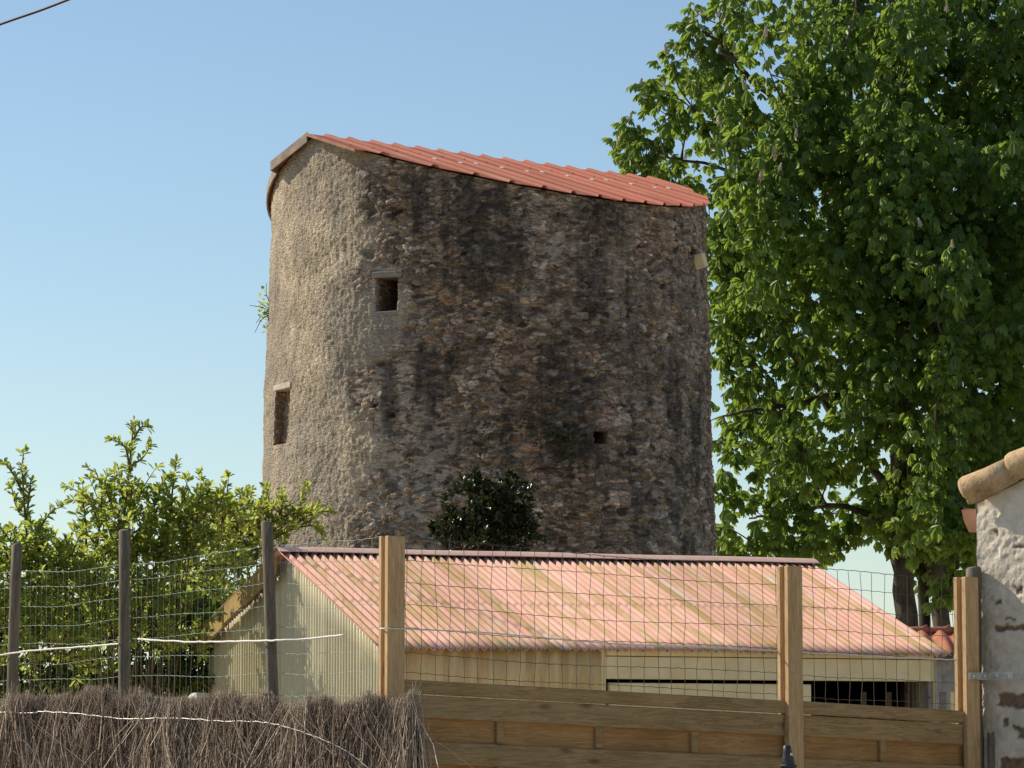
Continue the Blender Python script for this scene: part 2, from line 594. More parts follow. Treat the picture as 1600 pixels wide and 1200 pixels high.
def alpha_of(px, z=7.0):
    a = 0.0
    r = t_rad(z)
    for _ in range(30):
        k = (px - 800) / F * (TY - r * math.cos(a)) - TX
        a = math.asin(max(-1, min(1, k / r)))
    return a


def wall_pt(px, py):
    z = 7.0
    for _ in range(6):
        a = alpha_of(px, z)
        r = t_rad(z)
        z = at(px, py, TY - r * math.cos(a)).z
    return a, z


def ang_pos(a, z, dr=0.0):
    r = t_rad(z) + dr
    return Vector((TX + r * math.sin(a), TY - r * math.cos(a), z))


OPEN = [  # photo corner positions, depth, back painted black for shade?
    ((587, 434), (621, 487), .75, True),
    ((431, 610), (453, 692), .13, False),
    ((927, 673), (948, 694), .6, True),
    ((1080, 384), (1094, 402), .5, True),
]
orect = []
for (p0, p1, dep, dark) in OPEN:
    a0, z1 = wall_pt(*p0)
    a1, z0 = wall_pt(*p1)
    orect.append([a0, a1, z0, z1, dep, dark])

AF = rad(104)
al = np.concatenate([np.linspace(-AF, AF, 640), np.linspace(AF, 2 * math.pi - AF, 40)[1:-1]])
zt = 9.9
zz = np.concatenate([np.linspace(-.1, 3.6, 26)[:-1], np.arange(3.6, zt, .0165)])
idxs = []
for o_ in orect:
    i0, i1 = int(np.argmin(abs(al - o_[0]))), int(np.argmin(abs(al - o_[1])))
    j0, j1 = int(np.argmin(abs(zz - o_[2]))), int(np.argmin(abs(zz - o_[3])))
    al[i0], al[i1], zz[j0], zz[j1] = o_[0], o_[1], o_[2], o_[3]
    idxs.append((i0, i1, j0, j1))
A, Z = np.meshgrid(al, zz, indexing='ij')
U = A * 2.8
na, nz = A.shape
# photo-like coordinates of every wall point, only used to say where render, stains and washes lie on the wall
rr = t_rad(Z)
PU = 800 + F * (TX + rr * np.sin(A)) / (TY - rr * np.cos(A))
dep_ = TY - rr * np.cos(A)
PV = 1187 - (Z - 1.6) / dep_ * F


def blob(x, y, sx, sy, soft=1.0):
    return np.exp(-(((PU - x) / sx) ** 2 + ((PV - y) / sy) ** 2) * soft)


front = np.cos(A) > -.3
nz1 = fbm(U * 1.3, Z * 1.3, 3, 5)
nz2 = fbm(U * 3.1, Z * 3.1, 23, 5)
nz3 = fbm(U * 2.2, Z * .8, 43, 5)
ren = 1 - sstep(555, 625, PU + (nz1 - .5) * 170 + (nz2 - .5) * 90 + np.clip((PV - 520) * .06, -8, 22))
ren = np.where(PU < 545, np.maximum(ren, .97), ren)
ren = np.where(np.cos(A) < -.2, 1 - sstep(.4, .6, nz1), ren)
fine = fbm(U * 9, Z * 13, 53, 4, .6)
wash = sstep(.565, .65, nz3 * .5 + fine * .5) * .6
wash = np.clip(wash + 1.4 * blob(650, 735, 75, 120) * sstep(.38, .5, fine) + .9 * blob(610, 590, 40, 90) * sstep(.4, .5, nz2)
               + .8 * blob(605, 420, 36, 14) + .5 * blob(870, 380, 24, 80) * sstep(.48, .56, fine) + .45 * blob(1060, 560, 50, 330) * sstep(.5, .58, fine), 0, 1)
wash = wash * sstep(.36, .52, fine + .25 * (wash - .4))
stain_shade = (1.0 * blob(640, 330, 55, 85) + 1.0 * blob(690, 595, 55, 85) + .75 * blob(740, 440, 60, 150) + .7 * blob(800, 330, 170, 45)
         + .9 * blob(1000, 790, 75, 110) + .6 * blob(600, 620, 18, 45) + .5 * blob(930, 560, 120, 160) + .55 * blob(780, 690, 110, 40)
         + .5 * blob(1080, 700, 40, 200) + .45 * blob(830, 560, 130, 130)) * sstep(.40, .62, nz1 * .55 + nz2 * .45)
streak = fbm(U * 5, Z * .35, 57, 4, .6)
stain_shade = np.clip(stain_shade * (.35 + 1.5 * sstep(.36, .62, streak)) + .5 * sstep(.56, .68, streak) * sstep(.42, .6, nz1), 0, 1) * (1 - .85 * ren)
warm = np.clip(1.2 * blob(890, 790, 75, 100) + .7 * blob(800, 560, 130, 110) + .7 * blob(1010, 360, 90, 50) + .6 * blob(720, 780, 60, 70)
               + .5 * blob(700, 480, 60, 60), 0, 1) * sstep(.3, .55, nz1)
wu, wv = (fbm(U * 3, Z * 3, 77, 3) - .5) * .22, (fbm(U * 3.5, Z * 3.5, 91, 3) - .5) * .16
f1, f2, sid = worley((U + wu) / .18, (Z + wv) / .076, 101, .95)
f1b, f2b, sidb = worley((U + wu * .7) / .105, (Z + wv) / .05, 151, .95)
big = sstep(.46, .54, fbm(U * 1.1, Z * 1.1, 61, 3))
e1, e2 = np.clip((f2 - f1) * 2.6, 0, 1), np.clip((f2b - f1b) * 2.6, 0, 1)
edge = np.where(big > .5, e1, e2)
sid = np.where(big > .5, sid, sidb)
edge = sstep(.02, .55, edge)
relief = edge * (.014 + .030 * sid) * (1 - .8 * wash) + (nz2 - .5) * .03
miss = (np.mod(sid * 37.0, 1) < .07)
relief = np.where(miss & (edge > .3) & (wash < .4), -.03, relief)
rg = fbm(U * 13 + Z * 6, Z * 9 - U * 4, 131, 4, .6)
rg2 = vnoise((U * .9 + Z * .5) * 34, (Z * .6 - U * .3) * 34, 171)
rough_r = (1 - np.abs(2 * rg - 1)) ** 2 * .015 + (rg2 - .5) * .014 + (fbm(U * 1.5, Z * 1.5, 141, 3) - .5) * .07
DR = relief * (1 - ren) + (rough_r + .012) * ren
DR = DR + (fbm(U * .6, Z * .6, 191, 3) - .5) * .06
# a sunken crack and broken putlog holes in the wall
for (x, y, sx, sy, d) in ((612, 640, 7, 34, .06), (594, 568, 6, 4, .07), (605, 572, 9, 5, .07), (560, 604, 9, 3, .04), (1040, 300, 30, 12, -.02), (625, 672, 5, 12, .05), (820, 655, 14, 3, .03)):
    DR = DR - d * np.exp(-((PU - x) / sx) ** 2 - ((PV - y) / sy) ** 2)
stain_shade = np.clip(stain_shade + .9 * np.exp(-((PU - 612) / 9) ** 2 - ((PV - 636) / 34) ** 2) + np.exp(-((PU - 597) / 13) ** 2 - ((PV - 570) / 6) ** 2), 0, 1)  # colour also darkened inside the crack and putlog holes
DR = np.where(np.cos(A) < -.25, (nz2 - .5) * .05, DR)
X3, Y3 = TX + (rr + DR) * np.sin(A), TY - (rr + DR) * np.cos(A)
top = roof_h(X3, Y3) - .012
Zc = np.minimum(Z, top)
V = np.stack([X3, Y3, Zc], -1).reshape(-1, 3)
ids = np.arange(na * nz).reshape(na, nz)
nxt = np.roll(ids, -1, axis=0)
keep = np.ones((na, nz - 1), bool)
dead = (Z[:, :-1] >= top[:, :-1] + 1e-6) & (np.roll(Z, -1, 0)[:, :-1] >= np.roll(top, -1, 0)[:, :-1] + 1e-6)
keep &= ~dead
for (i0, i1, j0, j1) in idxs:
    keep[i0:i1, j0:j1] = False
Q = np.stack([ids[:, :-1], nxt[:, :-1], nxt[:, 1:], ids[:, 1:]], -1)[keep]
at_ = {'sid': sid.ravel(), 'edge': edge.ravel(), 'ren': ren.ravel(), 'wash': wash.ravel(), 'stain_shade': stain_shade.ravel(), 'warm': warm.ravel()}
exV, exQ, exA = [], [], {k: [] for k in at_}
exMat = []
nb = len(V)
for (i0, i1, j0, j1), o_ in zip(idxs, orect):
    loop = [ids[i, j0] for i in range(i0, i1 + 1)] + [ids[i1, j] for j in range(j0 + 1, j1 + 1)] + \
           [ids[i, j1] for i in range(i1 - 1, i0 - 1, -1)] + [ids[i0, j] for j in range(j1 - 1, j0, -1)]
    prev = loop
    am = (o_[0] + o_[1]) / 2
    inw = np.array((-math.sin(am), math.cos(am), 0))
    steps = 6
    for s_ in range(1, steps + 1):
        cur = []
        for li in loop:
            jit = NR.normal(0, .006, 3)
            exV.append(V[li] + inw * o_[4] * s_ / steps + jit)
            for k in at_:
                exA[k].append({'ren': 0.0, 'wash': .25, 'stain_shade': (.1 if o_[2] > 6 and o_[0] < 0 else (.95 if o_[5] else .1)), 'warm': .9, 'edge': .8}.get(k, float(NR.random()) * .5 + .25))  # jambs of the small holes coloured dark to paint in their shade
            cur.append(nb + len(exV) - 1)
        n_ = len(loop)
        for k in range(n_):
            exQ.append((prev[k], prev[(k + 1) % n_], cur[(k + 1) % n_], cur[k]))
            exMat.append(0)
        prev = cur
    cpt = np.mean([exV[c - nb] for c in prev], 0)
    exV.append(cpt)
    for k in at_:
        exA[k].append({'ren': .9, 'edge': .5, 'stain_shade': 0.0}.get(k, .3))
    ci = nb + len(exV) - 1
    for k in range(0, len(loop) - 1, 2):
        exQ.append((prev[k], prev[k + 1], prev[(k + 2) % len(loop)], ci))
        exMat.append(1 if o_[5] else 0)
Vall = np.concatenate([V, np.array(exV)])
Qall = np.concatenate([Q, np.array(exQ)])
for k in at_:
    at_[k] = np.concatenate([at_[k], np.array(exA[k])])
tower = empty('windmill_tower', (TX, TY, 0), 'round rubble-stone tower of an old windmill under a low red sheet roof', 'tower')
me = np_mesh('wall', Vall, Qall, at_, smooth=True)
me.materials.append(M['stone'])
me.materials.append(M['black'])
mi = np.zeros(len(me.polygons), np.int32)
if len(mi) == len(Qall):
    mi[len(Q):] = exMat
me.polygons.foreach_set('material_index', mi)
link('wall', me, None, tower)


def tower_block(name, m, a, z, w, h, d, out, label=None, roll=0.0):
    p = ang_pos(a, z, out - d / 2)
    rot = Matrix.Rotation(a, 3, 'Z') @ Matrix.Rotation(roll, 3, 'Y')
    b = MB()
    b.box((0, 0, 0), (w, d, h), rot, .006)
    o = b.build(name, m, None)
    o.location = p
    o.parent = tower
    o.matrix_parent_inverse = Matrix.Translation(tower.location).inverted()
    tag(o, label)
    return o


a_, z_ = wall_pt(604, 429)
tower_block('lintel', M['old_wood'], a_, z_, .40, .075, .25, .03, 'grey timber lintel over the dark opening')
a_, z_ = wall_pt(601, 490)
tower_block('sill', M['old_wood'], a_, z_, .36, .05, .25, .035)
a_, z_ = wall_pt(443, 604)
tower_block('lintel', M['pale_stone'], a_, z_, .55, .075, .22, .045, 'pale stone lintel over the blocked slot')
a_, z_ = wall_pt(573, 671)
tower_block('facing_stone', M['grey_stone'], a_, z_, .2, .2, .1, .03)
a_, z_ = wall_pt(904, 493)
tower_block('facing_stone', M['grey_stone'], a_, z_, .25, .09, .1, .032)
a_, z_ = wall_pt(630, 547)
tower_block('ledge_stone', M['grey_stone'], a_, z_, .40, .04, .12, .04)

# roof: ribbed steel sheets, cut round to the tower, straight verge at the left gable end
T0, T1, RR = -2.86, 2.80, t_rad(8.5) + .085
pitch, hr = .354, .031
ts = []
k = T0
while k < T1:
    for q_, h_ in ((0, 0), (.252, 0), (.272, hr), (.306, hr), (.326, 0)):
        ts.append((k + q_, h_))
    for q_ in (.078, .157):
        ts.append((k + q_, .0015))
    k += pitch
ts = sorted([t for t in ts if t[0] < T1]) + [(T1, 0)]


def smax(t, side):
    c = math.sqrt(max(RR * RR - t * t, 0))
    if t < 0:
        return max(c, 1.05 if side > 0 else .80)
    return max(c, .35)


rV, rF, rUV = [], [], []
NS = 16
for side in (1, -1):
    b0 = len(rV)
    for (t, h) in ts:
        sm = smax(t, side)
        for i in range(NS + 1):
            s = sm * i / NS
            x, y = TX + DT[0] * t + DS[0] * s * side, TY + DT[1] * t + DS[1] * s * side
            rV.append((x, y, ZR - TANP * s + h + .02 + (.004 * math.sin(t * 9) if i else 0)))
            rUV.append((t / pitch * 1.0, s * side))
    for a in range(len(ts) - 1):
        for i in range(NS):
            q = (b0 + a * (NS + 1) + i, b0 + (a + 1) * (NS + 1) + i, b0 + (a + 1) * (NS + 1) + i + 1, b0 + a * (NS + 1) + i + 1)
            rF.append(q if side < 0 else q[::-1])


def uv_mesh(name, Vv, Ff, UV):
    me = bpy.data.meshes.new(name)
    me.from_pydata(Vv, [], Ff)
    ul = me.uv_layers.new(name='UVMap')
    li = np.zeros(len(me.loops), np.int32)
    me.loops.foreach_get('vertex_index', li)
    ul.data.foreach_set('uv', np.asarray(UV, np.float32)[li].ravel())
    me.update()
    return me


roof = link('roof', uv_mesh('roof', rV, rF, rUV), M['roof_red'], tower)
md = roof.modifiers.new('thickness', 'SOLIDIFY')
md.thickness = .008
md.offset = -1


def roof_pt(t, s, dz=0.0):
    return Vector((TX + DT[0] * t + DS[0] * s, TY + DT[1] * t + DS[1] * s, ZR - TANP * abs(s) + dz))


# fascia: a board hung under the verge and round the back-left edge
fb = MB()
edge_pts = [(T0 - .012, .0), (T0 - .012, -.3), (T0 - .012, -.6), (T0 - .012, -.80)]
for th in np.linspace(math.asin(.80 / RR) + .02, rad(80), 16):
    t = -math.cos(th) * (RR + .012)
    if t > T0:
        edge_pts.append((t, -math.sin(th) * (RR + .012)))
for i in range(len(edge_pts) - 1):
    p, q = edge_pts[i], edge_pts[i + 1]
    for (a, b, c, d) in ((.035, -.125, 0, 0),):
        P0, P1 = roof_pt(*p, .035), roof_pt(*q, .035)
        P2, P3 = roof_pt(*q, -.085), roof_pt(*p, -.085)
        fb.quad(P0, P1, P2, P3)
fo = fb.build('fascia', M['fascia'], roof)
md = fo.modifiers.new('thickness', 'SOLIDIFY')
md.thickness = .02
# verge flashing on the front slope
vb = MB()
for i in range(5):
    s0, s1 = 1.05 * i / 5, 1.05 * (i + 1) / 5
    vb.quad(roof_pt(T0 - .01, s0, .03), roof_pt(T0 - .01, s1, .03), roof_pt(T0 - .01, s1, -.01), roof_pt(T0 - .01, s0, -.01))
vo = vb.build('verge_flashing', M['copper'], roof)
vo.modifiers.new('thickness', 'SOLIDIFY').thickness = .012
# pale fixing plates, one per bay, and dark screws
k, c_ = T0 + .15, 0
while k < 2.5:
    for (s_, sz, nm, mt) in ((1.05 + .08 * math.sin(c_ * 2.1), .075, 'fixing_plate', M['tape']), (.72, .022, 'screw', M['cable'])):
        if smax(k, 1) > s_ + .1 and not (nm == 'fixing_plate' and c_ < 3):
            b = MB()
            tilt = math.atan(TANP)
            b.box((0, 0, 0), (sz * .55, sz, .012), Matrix.Rotation(RA, 3, 'Z') @ Matrix.Rotation(tilt, 3, 'X'), .002)
            o = b.build(nm, mt, None)
            o.location = roof_pt(k, s_, .03)
            o.parent = roof
            o.matrix_parent_inverse = world_of(roof).inverted()
    k += pitch
    c_ += 1

# cream box beside the dark hole high on the right
a_, z_ = wall_pt(1088, 408)
bx = MB()
bx.box((0, 0, 0), (.10, .16, .19), Matrix.Rotation(a_, 3, 'Z') @ Matrix.Rotation(rad(-24), 3, 'Y') @ Matrix.Rotation(rad(-14), 3, 'X') @ Matrix.Rotation(rad(18), 3, 'Y'), .02)
bo = bx.build('wall_box', M['cream'], None)
bo.location = ang_pos(a_, z_, .07)
tag(bo, 'small cream box fixed askew beside a dark hole high on the stone tower', 'box')

# ------------------------------------------------------------------ foliage tools


def frames(d, up=None, twist=None):
    """rotation matrices with local x along d, local z near up"""
    d = d / np.linalg.norm(d, axis=1, keepdims=True)
    if up is None:
        up = np.tile(np.array([[0, 0, 1.0]]), (len(d), 1))
    y = np.cross(up, d)
    ln = np.linalg.norm(y, axis=1, keepdims=True)
    y = np.where(ln < 1e-4, np.array([[0, 1.0, 0]]), y / np.maximum(ln, 1e-6))
    z = np.cross(d, y)
    if twist is not None:
        c, s = np.cos(twist)[:, None], np.sin(twist)[:, None]
        y, z = y * c + z * s, z * c - y * s
    return np.stack([d, y, z], -1)


def leaf_tpl(w=.4, fold=.10, tip=-.08):
    v = np.array([(0, 0, 0), (.32, -w * .36, fold * .7), (.70, -w * .5, fold), (1, 0, tip), (.70, w * .5, fold), (.32, w * .36, fold * .7)], float)
    f = np.array([(0, 1, 2, 3), (3, 4, 5, 0)])
    return v, f


def bake(name, tpl, pos, rot, scale, rnd, m, parent=None, smooth=False):
    v, f = tpl
    n, k = len(pos), len(v)
    P = np.einsum('nij,kj->nki', rot, v) * np.asarray(scale).reshape(-1, 1, 1) + np.asarray(pos)[:, None, :]
    Fq = (f[None] + (np.arange(n) * k)[:, None, None]).reshape(-1, f.shape[1])
    me = np_mesh(name, P.reshape(-1, 3), Fq, {'rnd': np.repeat(rnd, k)}, smooth)
    return link(name, me, m, parent)


def palmate():
    lv, lf = leaf_tpl(.36, .05, -.10)
    V_, F_ = [], []
    for az, ln, dr in ((-118, .55, 48), (-72, .82, 54), (-34, .97, 46), (0, 1.0, 40), (34, .97, 50), (72, .82, 58), (118, .55, 44)):
        a, d = rad(az), rad(dr)
        Rm = np.array(Matrix.Rotation(a, 3, 'Z') @ Matrix.Rotation(d, 3, 'Y'))
        F_.append(lf + len(V_) * 6)
        V_.append((lv * ln) @ Rm.T)
    return np.concatenate(V_), np.concatenate(F_)


def unit(n, rng=NR):
    v = rng.normal(size=(n, 3))
    return v / np.linalg.norm(v, axis=1, keepdims=True)


# ------------------------------------------------------------------ horse chestnut
CY = 57.0


def cpos(px, py, dy=0.0):
    return at(px, py, CY + dy)


chest = empty('chestnut_tree', (at(1440, 1000, CY).x, CY, 0), 'tall horse chestnut in full leaf with upright cream blossom beside the tower', 'tree')
tb = MB()


def curve(pts, n=10):
    P = [Vector(p) for p in pts]
    out = []
    for i in range(len(P) - 1):
        p0, p1, p2, p3 = P[max(i - 1, 0)], P[i], P[i + 1], P[min(i + 2, len(P) - 1)]
        for k in range(n):
            t = k / n
            out.append(.5 * ((2 * p1) + (p2 - p0) * t + (2 * p0 - 5 * p1 + 4 * p2 - p3) * t * t + (3 * p1 - p0 - 3 * p2 + p3) * t ** 3))
    out.append(P[-1])
    return out


def limb(mb, pts, r0, r1, n=8, wob=.03):
    P = curve(pts, 6)
    P = [p + Vector((R.gauss(0, wob), R.gauss(0, wob), 0)) if 0 < i < len(P) - 1 else p for i, p in enumerate(P)]
    mb.tube(P, [r0 + (r1 - r0) * (i / (len(P) - 1)) ** .8 for i in range(len(P))], n)
    return P


base_px = [(1420, 0.0, .23), (1476, .5, .18), (1448, .7, .11)]
stems = []
b0 = Vector((at(1445, 1100, CY).x, CY, -.1))
for (px, dy, r0), topx in zip(base_px, (1400, 1520, 1330)):
    g0 = Vector((at(px, 1150, CY + dy).x, CY + dy, -.1))
    pts = [g0, cpos(px - 4, 960, dy), cpos(px - 16, 800, dy), cpos((px * .5 + topx * .5), 520, dy * 1.5), cpos(topx, 200, dy * 2), cpos(topx - 10, -180, dy * 2)]
    stems.append(limb(tb, pts, r0, .05, 10, .02))
tb.build('trunk', M['bark'], chest, True)
lb = MB()
big_limbs = [
    [(1410, 790), (1330, 690), (1255, 580), (1190, 480), (1130, 380)],
    [(1412, 840), (1370, 810), (1310, 790), (1240, 800), (1170, 810)],
    [(1400, 560), (1330, 420), (1240, 330), (1130, 265), (1040, 245)],
    [(1400, 430), (1320, 280), (1210, 160), (1130, 80), (1100, 40)],
    [(1440, 620), (1480, 450), (1540, 300), (1600, 150), (1650, 50)],
    [(1475, 760), (1540, 640), (1620, 560), (1720, 500), (1800, 470)],
    [(1440, 500), (1430, 320), (1380, 130), (1340, 0), (1320, -120)],
    [(1400, 680), (1320, 620), (1250, 630), (1180, 640), (1130, 650)],
    [(1420, 560), (1310, 300), (1205, 210), (1120, 170), (1070, 120)],
]
limbP = []
for bl in big_limbs:
    dy = R.uniform(-1.8, 1.8)
    pts = [cpos(x, y, dy * i / (len(bl) - 1)) for i, (x, y) in enumerate(bl)]
    limbP.append(limb(lb, pts, .085, .016, 7, .04))
skel = np.array([list(p) for s in stems + limbP for p in s])
# leaf clusters
CC = np.array(cpos(1452, 420))
SEMI = np.array((4.75, 4.3, 6.3))
cl = []
rngc = np.random.default_rng(5)
while len(cl) < 400:
    d = unit(1, rngc)[0]
    rr_ = rngc.random() ** .42
    p = CC + d * SEMI * rr_
    lump = .80 + .32 * math.sin(d[0] * 5.1 + d[2] * 3.7 + 1.0) * math.sin(d[1] * 4.3 + d[2] * 6.1)
    if rr_ > .62 + .38 * lump:
        continue
    if p[2] < 4.4:
        continue
    px_, pz_ = 800 + p[0] / p[1] * F, 1187 - (p[2] - 1.6) / p[1] * F
    if 1285 < px_ < 1500 and pz_ > 815:
        continue
    if any(math.hypot(px_ - gx, pz_ - gy) < gr for gx, gy, gr in ((1180, 752, 28), (1245, 605, 18), (1150, 575, 16), (1330, 110, 22), (1450, 95, 22), (1330, 560, 18))):
        continue
    if px_ < 1112 and 300 < pz_ < 900:   # the side towards the tower is thinner
        if rngc.random() < .5:
            continue
    cl.append(p)
for (x, y) in ((985, 205), (978, 222), (1003, 232), (1012, 150), (1030, 145), (1052, 100), (1075, 60), (1090, 30), (1050, 180), (1010, 262), (1045, 215), (1085, 130),
               (990, 248), (1040, 270), (1140, 20), (1160, -10), (1120, 90), (1100, 190), (1130, 300), (1125, 380), (1135, 420), (1140, 560), (1150, 610), (1130, 690),
               (1125, 760), (1130, 830), (1180, 850), (1230, 855), (1280, 850), (1150, 500), (1130, 470), (1500, 870), (1520, 850), (1490, 800), (1480, 840), (1460, 900), (1500, 830), (1530, 800), (1380, 820), (1330, 830), (1215, 860), (1140, 860), (1160, 330), (1150, 290), (1170, 360), (1160, 450), (1170, 560), (1160, 640), (1145, 700), (1130, 850), (1165, 868), (1200, 872), (1240, 866), (1275, 860), (1310, 845), (1150, 780), (1210, 810), (1270, 815), (1445, 885), (1470, 925), (1395, 835), (1490, 890), (1510, 880), (1430, 850), (1490, 760), (1510, 740), (1520, 780), (1460, 780), (1450, 740), (1485, 720), (1470, 690), (1250, 780), (1260, 840)):
    cl.append(np.array(cpos(x, y, rngc.uniform(-1, 1))))
cl = np.array(cl)
pos, dirs, scl = [], [], []
tips = []
orderc = np.argsort(np.linalg.norm((cl - np.array((CC[0], CC[1], 0)))[:, :2], axis=1))
for ci_ in orderc:
    c = cl[ci_]
    edge_c = ci_ >= 400
    nl = int(rngc.integers(48, 84)) if not edge_c else int(rngc.integers(20, 30))
    rad_c = rngc.uniform(.42, .82) if not edge_c else .30
    d = unit(nl, rngc)
    d[:, 2] = d[:, 2] * .95 + .1
    rr_ = rad_c * (rngc.random(nl) ** .5)[:, None]
    p = c + d * rr_ * np.array((.95, .95, 1.15))
    pos.append(p)
    o = d.copy()
    o[:, 2] = rngc.normal(-.38, .38, nl)
    o += rngc.normal(0, .35, (nl, 3))
    dirs.append(o)
    scl.append(np.clip(rngc.normal(.175, .045, nl), .08, .29))
    # twig from the skeleton to the cluster
    dd = np.linalg.norm(skel - c - np.array((0, 0, -.35)), axis=1)
    s = Vector(skel[int(np.argmin(dd))])
    e = Vector(c)
    mid = s.lerp(e, .5) + Vector((R.gauss(0, .12), R.gauss(0, .12), .18 - .1 * (s - e).length))
    ln = (s - e).length
    if ln > .15:
        lb.tube(curve([s, mid, e], 4), [max(.008, .010 + .007 * ln) * (1 - .75 * k / 8) for k in range(9)], 5, False)
    skel = np.concatenate([skel, c[None]])
    for q in range(3 if not edge_c else 1):
        e2 = Vector(p[q])
        lb.tube([e, e.lerp(e2, .5) + Vector((0, 0, -.03)), e2], [.011, .008, .004], 4, False)
lb.build('limb', M['bark'], chest, True)
pos, dirs, scl = np.concatenate(pos), np.concatenate(dirs), np.concatenate(scl)
rot = frames(dirs, twist=rngc.normal(0, .6, len(dirs)))
bake('crown', palmate(), pos, rot, scl, np.clip(rngc.normal(.5, .25, len(pos)), 0, 1), M['chest_leaf'], chest)


# blossom candles: a tapering spike of small florets
def candle_mesh():
    b = MB()
    r = random.Random(3)
    b.tube([(0, 0, -.05), (0, 0, .1), (0, 0, .22)], [.008, .007, .003], 5)
    for k in range(46):
        z = .0 + .21 * (k / 46)
        a = k * 2.4
        w = .040 * (1 - k / 52) + .006
        b.box((math.cos(a) * w, math.sin(a) * w, z), (.022, .022, .018), Matrix.Rotation(a, 3, 'Z') @ Matrix.Rotation(r.uniform(-.7, .7), 3, 'X'), .004)
    return b.mesh('blossom')


cme = candle_mesh()
cme.materials.append(M['blossom'])
crel = cl - CC
surf = np.linalg.norm(crel / SEMI, axis=1)
cand = [(984, 176), (972, 190), (1000, 128), (1036, 126), (1042, 74), (1057, 66), (1088, 14), (1122, 18), (1132, 20), (1146, 68), (1080, 130), (1150, 78), (966, 222), (1025, 225)]
spots = [cpos(x, y + 10, rngc.uniform(-.6, .2)) for (x, y) in cand]
order = [i for i in np.argsort(-surf) if cl[i][1] < CY + 1.5 and crel[i][2] > -5.2 and i < 400]
for i in [q for q in order if crel[q][2] > -1.0][:46]:
    spots.append(Vector(cl[i] + np.array((rngc.normal(0, .3), -.45 + rngc.normal(0, .2), .30 + rngc.normal(0, .12)))))
for k, p in enumerate(spots):
    o = bpy.data.objects.new('blossom', cme)
    C.objects.link(o)
    o.parent = chest
    o.matrix_parent_inverse = Matrix.Translation(chest.location).inverted()
    o.location = p
    o.rotation_euler = (R.gauss(0, .15), R.gauss(0, .15), R.uniform(0, 6))
    s = R.uniform(.55, .85)
    o.scale = (s, s, s)

# ------------------------------------------------------------------ shrubs


def shrub(name, label, cat, base, lobes, shoots, m, nsh, leaf=.07, seed=1, group=None, spread=.5, lps=26, wid=.36, bark='twigbark', stemp=.06):
    """lobes: (centre, radii); shoots: explicit long stems as point lists"""
    rng = np.random.default_rng(seed)
    root = empty(name, base, label, cat, group)
    sb = MB()
    P_, D_, S_ = [], [], []
    vol = np.array([a[1][0] * a[1][2] for a in lobes])
    cnt = np.maximum(1, (vol / vol.sum() * nsh).astype(int))
    paths = [(curve(s, 5), 1.0) for s in shoots]
    for (c, r), n in zip(lobes, cnt):
        c, r = np.array(c), np.array(r)
        for _ in range(n):
            d = unit(1, rng)[0]
            d[2] = abs(d[2]) * 1.2 - .5
            st = c + d * r * rng.random() ** .5 * .9
            dr = d * .6 + rng.normal(0, .5, 3) + np.array((0, 0, .55))
            dr /= np.linalg.norm(dr)
            ln = rng.uniform(.16, .42) * spread / .5
            en = st + dr * ln
            md_ = (st + en) / 2 + rng.normal(0, .03, 3)
            paths.append(([Vector(st), Vector(md_), Vector(en)], .6))
            if rng.random() < stemp:
                sb.tube([Vector(base) + Vector((rng.normal(0, .05), rng.normal(0, .05), 0)), Vector((np.array(base) + st) / 2 + rng.normal(0, .08, 3)), Vector(st)], [.016, .010, .005], 5, False)
    for path, k in paths:
        n = len(path)
        sb.tube(path, [(.011 * k + .002) * (1 - .7 * i / (n - 1)) for i in range(n)], 4, False)
        pa = np.array([list(p) for p in path])
        seg = np.linalg.norm(np.diff(pa, axis=0), axis=1)
        cum = np.concatenate([[0], np.cumsum(seg)])
        L = cum[-1]
        nl = int(lps * L / .42 * (1.7 if k == 1.0 else .8) + 7)
        tt = np.concatenate([rng.uniform(0, 1, nl - 6), rng.uniform(.93, 1, 6)]) * L
        tt = np.sort(tt)
        pp = np.stack([np.interp(tt, cum, pa[:, i]) for i in range(3)], -1)
        ax = (pa[-1] - pa[0]) / (np.linalg.norm(pa[-1] - pa[0]) + 1e-9)
        dd = unit(nl, rng)
        dd = dd - (dd @ ax)[:, None] * ax * .7
        dd = dd + ax * rng.uniform(.2, .9, nl)[:, None]
        P_.append(pp)
        D_.append(dd)
        S_.append(rng.uniform(.65, 1.15, nl) * leaf)
    P_, D_, S_ = np.concatenate(P_), np.concatenate(D_), np.concatenate(S_)
    sb.build('stem', M[bark], root, True)
    bake('foliage', leaf_tpl(wid * 1.1, .07, -.06), P_, frames(D_, twist=rng.normal(0, .6, len(D_))), S_, np.clip(rng.normal(.5, .27, len(P_)), 0, 1), m, root)
    return root


def A3(px, py, Y):
    return tuple(at(px, py, Y))


def lobe(px, py, Y, rx, rz, ry=None):
    k = Y / F
    return (A3(px, py, Y), (rx * k, (ry if ry else min(rx, 85)) * k, rz * k))


